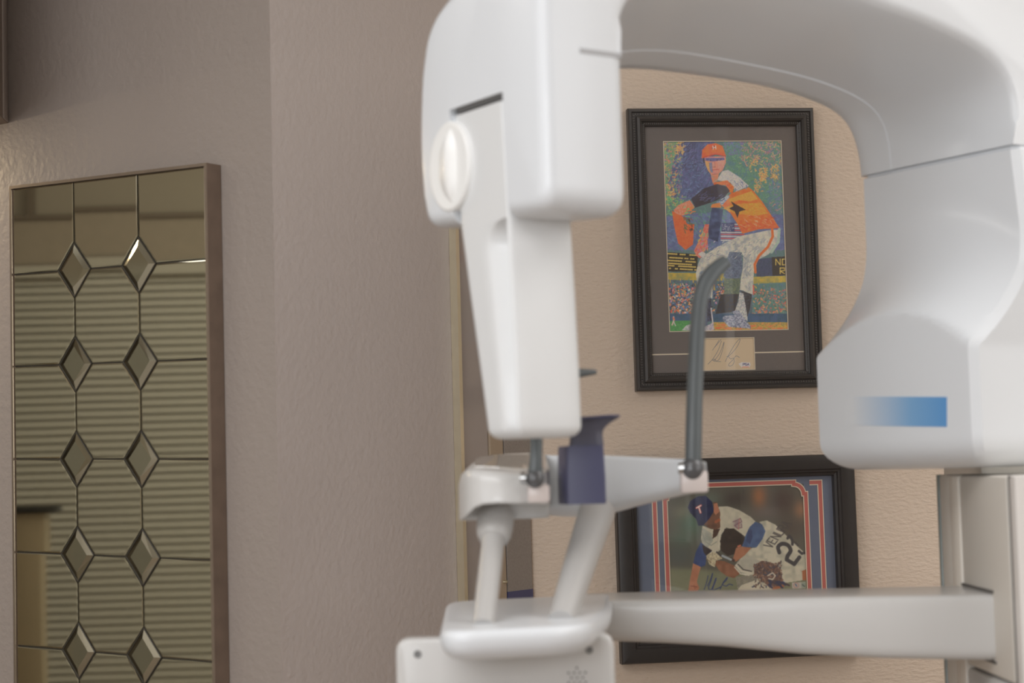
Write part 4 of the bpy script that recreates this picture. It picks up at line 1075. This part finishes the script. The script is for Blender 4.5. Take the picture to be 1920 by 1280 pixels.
cp.poly([(1600, 1060), (1440, 1085), (1400, 960), (1520, 930), (1605, 970)], JW, JS, .2, cp.n2)
# front player
cp.poly([(720, 280), (830, 278), (940, 318), (1060, 388), (1115, 440), (1050, 500), (1000, 595), (900, 530), (800, 500), (745, 580), (735, 740), (650, 800), (560, 710), (532, 620), (548, 480), (650, 520), (730, 512)], JW, (168, 163, 145), .3, cp.n2)
cp.poly([(548, 500), (640, 560), (660, 640), (600, 720), (540, 640)], (160, 160, 146), (140, 142, 130), .4, cp.n2)
cp.line([(545, 560), (580, 650), (640, 690), (700, 650)], 7, (130, 134, 120)); cp.line([(735, 530), (720, 720)], 9, (195, 190, 172))
cp.poly([(665, 515), (735, 515), (700, 590), (655, 620)], (70, 52, 44))
for c in ((905, 445), (930, 480), (900, 480), (930, 440)): cp.blob(c, 22, 26, (120, 95, 105), .55)
cp.line([(870, 440), (900, 430), (950, 405), (965, 440), (920, 460), (890, 480), (920, 510), (965, 500), (960, 460)], 8, (115, 85, 95)); cp.line([(940, 410), (930, 520)], 6, (175, 100, 95))
cp.poly([(1110, 438), (1180, 468), (1215, 540), (1185, 620), (1120, 712), (965, 705), (1000, 595), (1050, 492)], (74, 94, 128), (62, 78, 110), .35, cp.n2)
cp.poly([(1030, 530), (1070, 520), (1080, 600), (1050, 680), (1010, 640)], (56, 66, 98))
cp.poly([(735, 640), (785, 512), (880, 510), (975, 578), (995, 620), (970, 690), (905, 715), (895, 780), (815, 802), (745, 745)], (52, 44, 40), (60, 50, 44), .4, cp.n2)
cp.poly([(955, 700), (1065, 715), (1000, 790), (905, 862), (868, 850), (885, 780), (905, 715)], SKN, (146, 96, 72), .35, cp.n2)
cp.line([(925, 700), (950, 690)], 16, (190, 110, 84)); cp.line([(845, 830), (880, 850)], 26, (70, 52, 46))
cp.poly([(530, 655), (580, 700), (650, 745), (590, 820), (578, 905), (530, 918), (450, 880), (478, 760)], (54, 70, 112), (46, 58, 94), .35, cp.n2)
cp.poly([(545, 680), (650, 742), (590, 805), (560, 760)], (52, 44, 46))
cp.poly([(450, 878), (532, 918), (505, 1010), (490, 1080), (516, 1140), (495, 1180), (395, 1180), (418, 1040)], (168, 114, 88), (150, 98, 74), .35, cp.n2)
cp.line([(430, 1120), (490, 1130)], 9, (120, 66, 48)); cp.line([(460, 1110), (470, 1150)], 7, (130, 72, 52))
cp.poly([(585, 800), (640, 758), (720, 780), (760, 830), (690, 852), (680, 922), (620, 890)], (190, 180, 150), (150, 138, 112), .35)
cp.line([(700, 760), (740, 800)], 16, (60, 56, 56)); cp.line([(760, 800), (850, 840)], 24, (150, 158, 162)); cp.line([(590, 830), (640, 870)], 10, (120, 105, 84))
cp.poly([(660, 235), (700, 232), (735, 340), (735, 505), (690, 522), (600, 500), (560, 462), (620, 400), (665, 330)], (112, 78, 62), (90, 66, 54), .35, cp.n2)
cp.poly([(668, 250), (705, 240), (728, 330), (690, 370), (668, 340)], (168, 112, 86)); cp.line([(690, 440), (725, 420)], 30, (150, 88, 62))
cp.poly([(393, 290), (420, 220), (500, 170), (580, 163), (650, 228), (668, 330), (622, 405), (565, 465), (560, 480), (505, 482), (482, 412), (420, 345)], (38, 42, 74), (30, 34, 60), .35, cp.n2)
letters(cp, 'T', (505, 355), (58, -32), (-20, -62), 1, 24, (190, 70, 66)); letters(cp, 'T', (505, 355), (58, -32), (-20, -62), 1, 12, (215, 205, 195))
# jersey lettering
letters(cp, 'VENURA', (1278, 722), (35, -43), (-84, -36), 1.05, 10, (66, 62, 62))
cp.line(smoothpath([(1362, 765), (1350, 705), (1395, 672), (1455, 690), (1482, 745), (1450, 800), (1440, 840)], 4)+[(1520, 888), (1575, 815)], 40, (62, 60, 62))
cp.line(smoothpath([(1450, 615), (1470, 590), (1500, 640), (1500, 680)], 4), 28, (62, 60, 62)); cp.line([(1570, 750), (1600, 775), (1625, 770)], 28, (62, 60, 62)); cp.line([(1530, 660), (1560, 690)], 24, (66, 62, 62))
for s_ in ([(565, 1160), (590, 1090), (608, 1010)], [(600, 1120), (630, 1060), (655, 985), (640, 1060), (612, 1140), (640, 1160), (660, 1120)], [(660, 1120), (688, 1040), (690, 1060), (655, 1160), (700, 1150), (740, 1130)], [(735, 1155), (770, 1080), (810, 1030), (800, 1060), (760, 1100), (800, 1120), (830, 1100), (870, 1110)]):
    cp.line(smoothpath(s_, 4), 7, (48, 56, 100))
cp.poly([(1495, 1085), (1640, 1075), (1645, 1140), (1500, 1148)], (165, 160, 150)); cp.poly([(1595, 1085), (1640, 1082), (1640, 1135), (1598, 1138)], (130, 140, 125))
cp.line([(1540+26*math.cos(t), 1112+26*math.sin(t)) for t in np.linspace(0, 6.3, 16)], 6, (165, 120, 110)); cp.line([(1533, 1100), (1545, 1120)], 12, (80, 84, 110)); cp.line([(1605, 1105), (1632, 1125)], 10, (70, 80, 76))
cp.finish((110, 106, 98), .08, .9, .05)
cp.build('photo_print', fq, PRINT)
obj('glass', p2c.rect(-hw, hw, -hh, hh, .0105, .0111), GLASS, fq, 0)
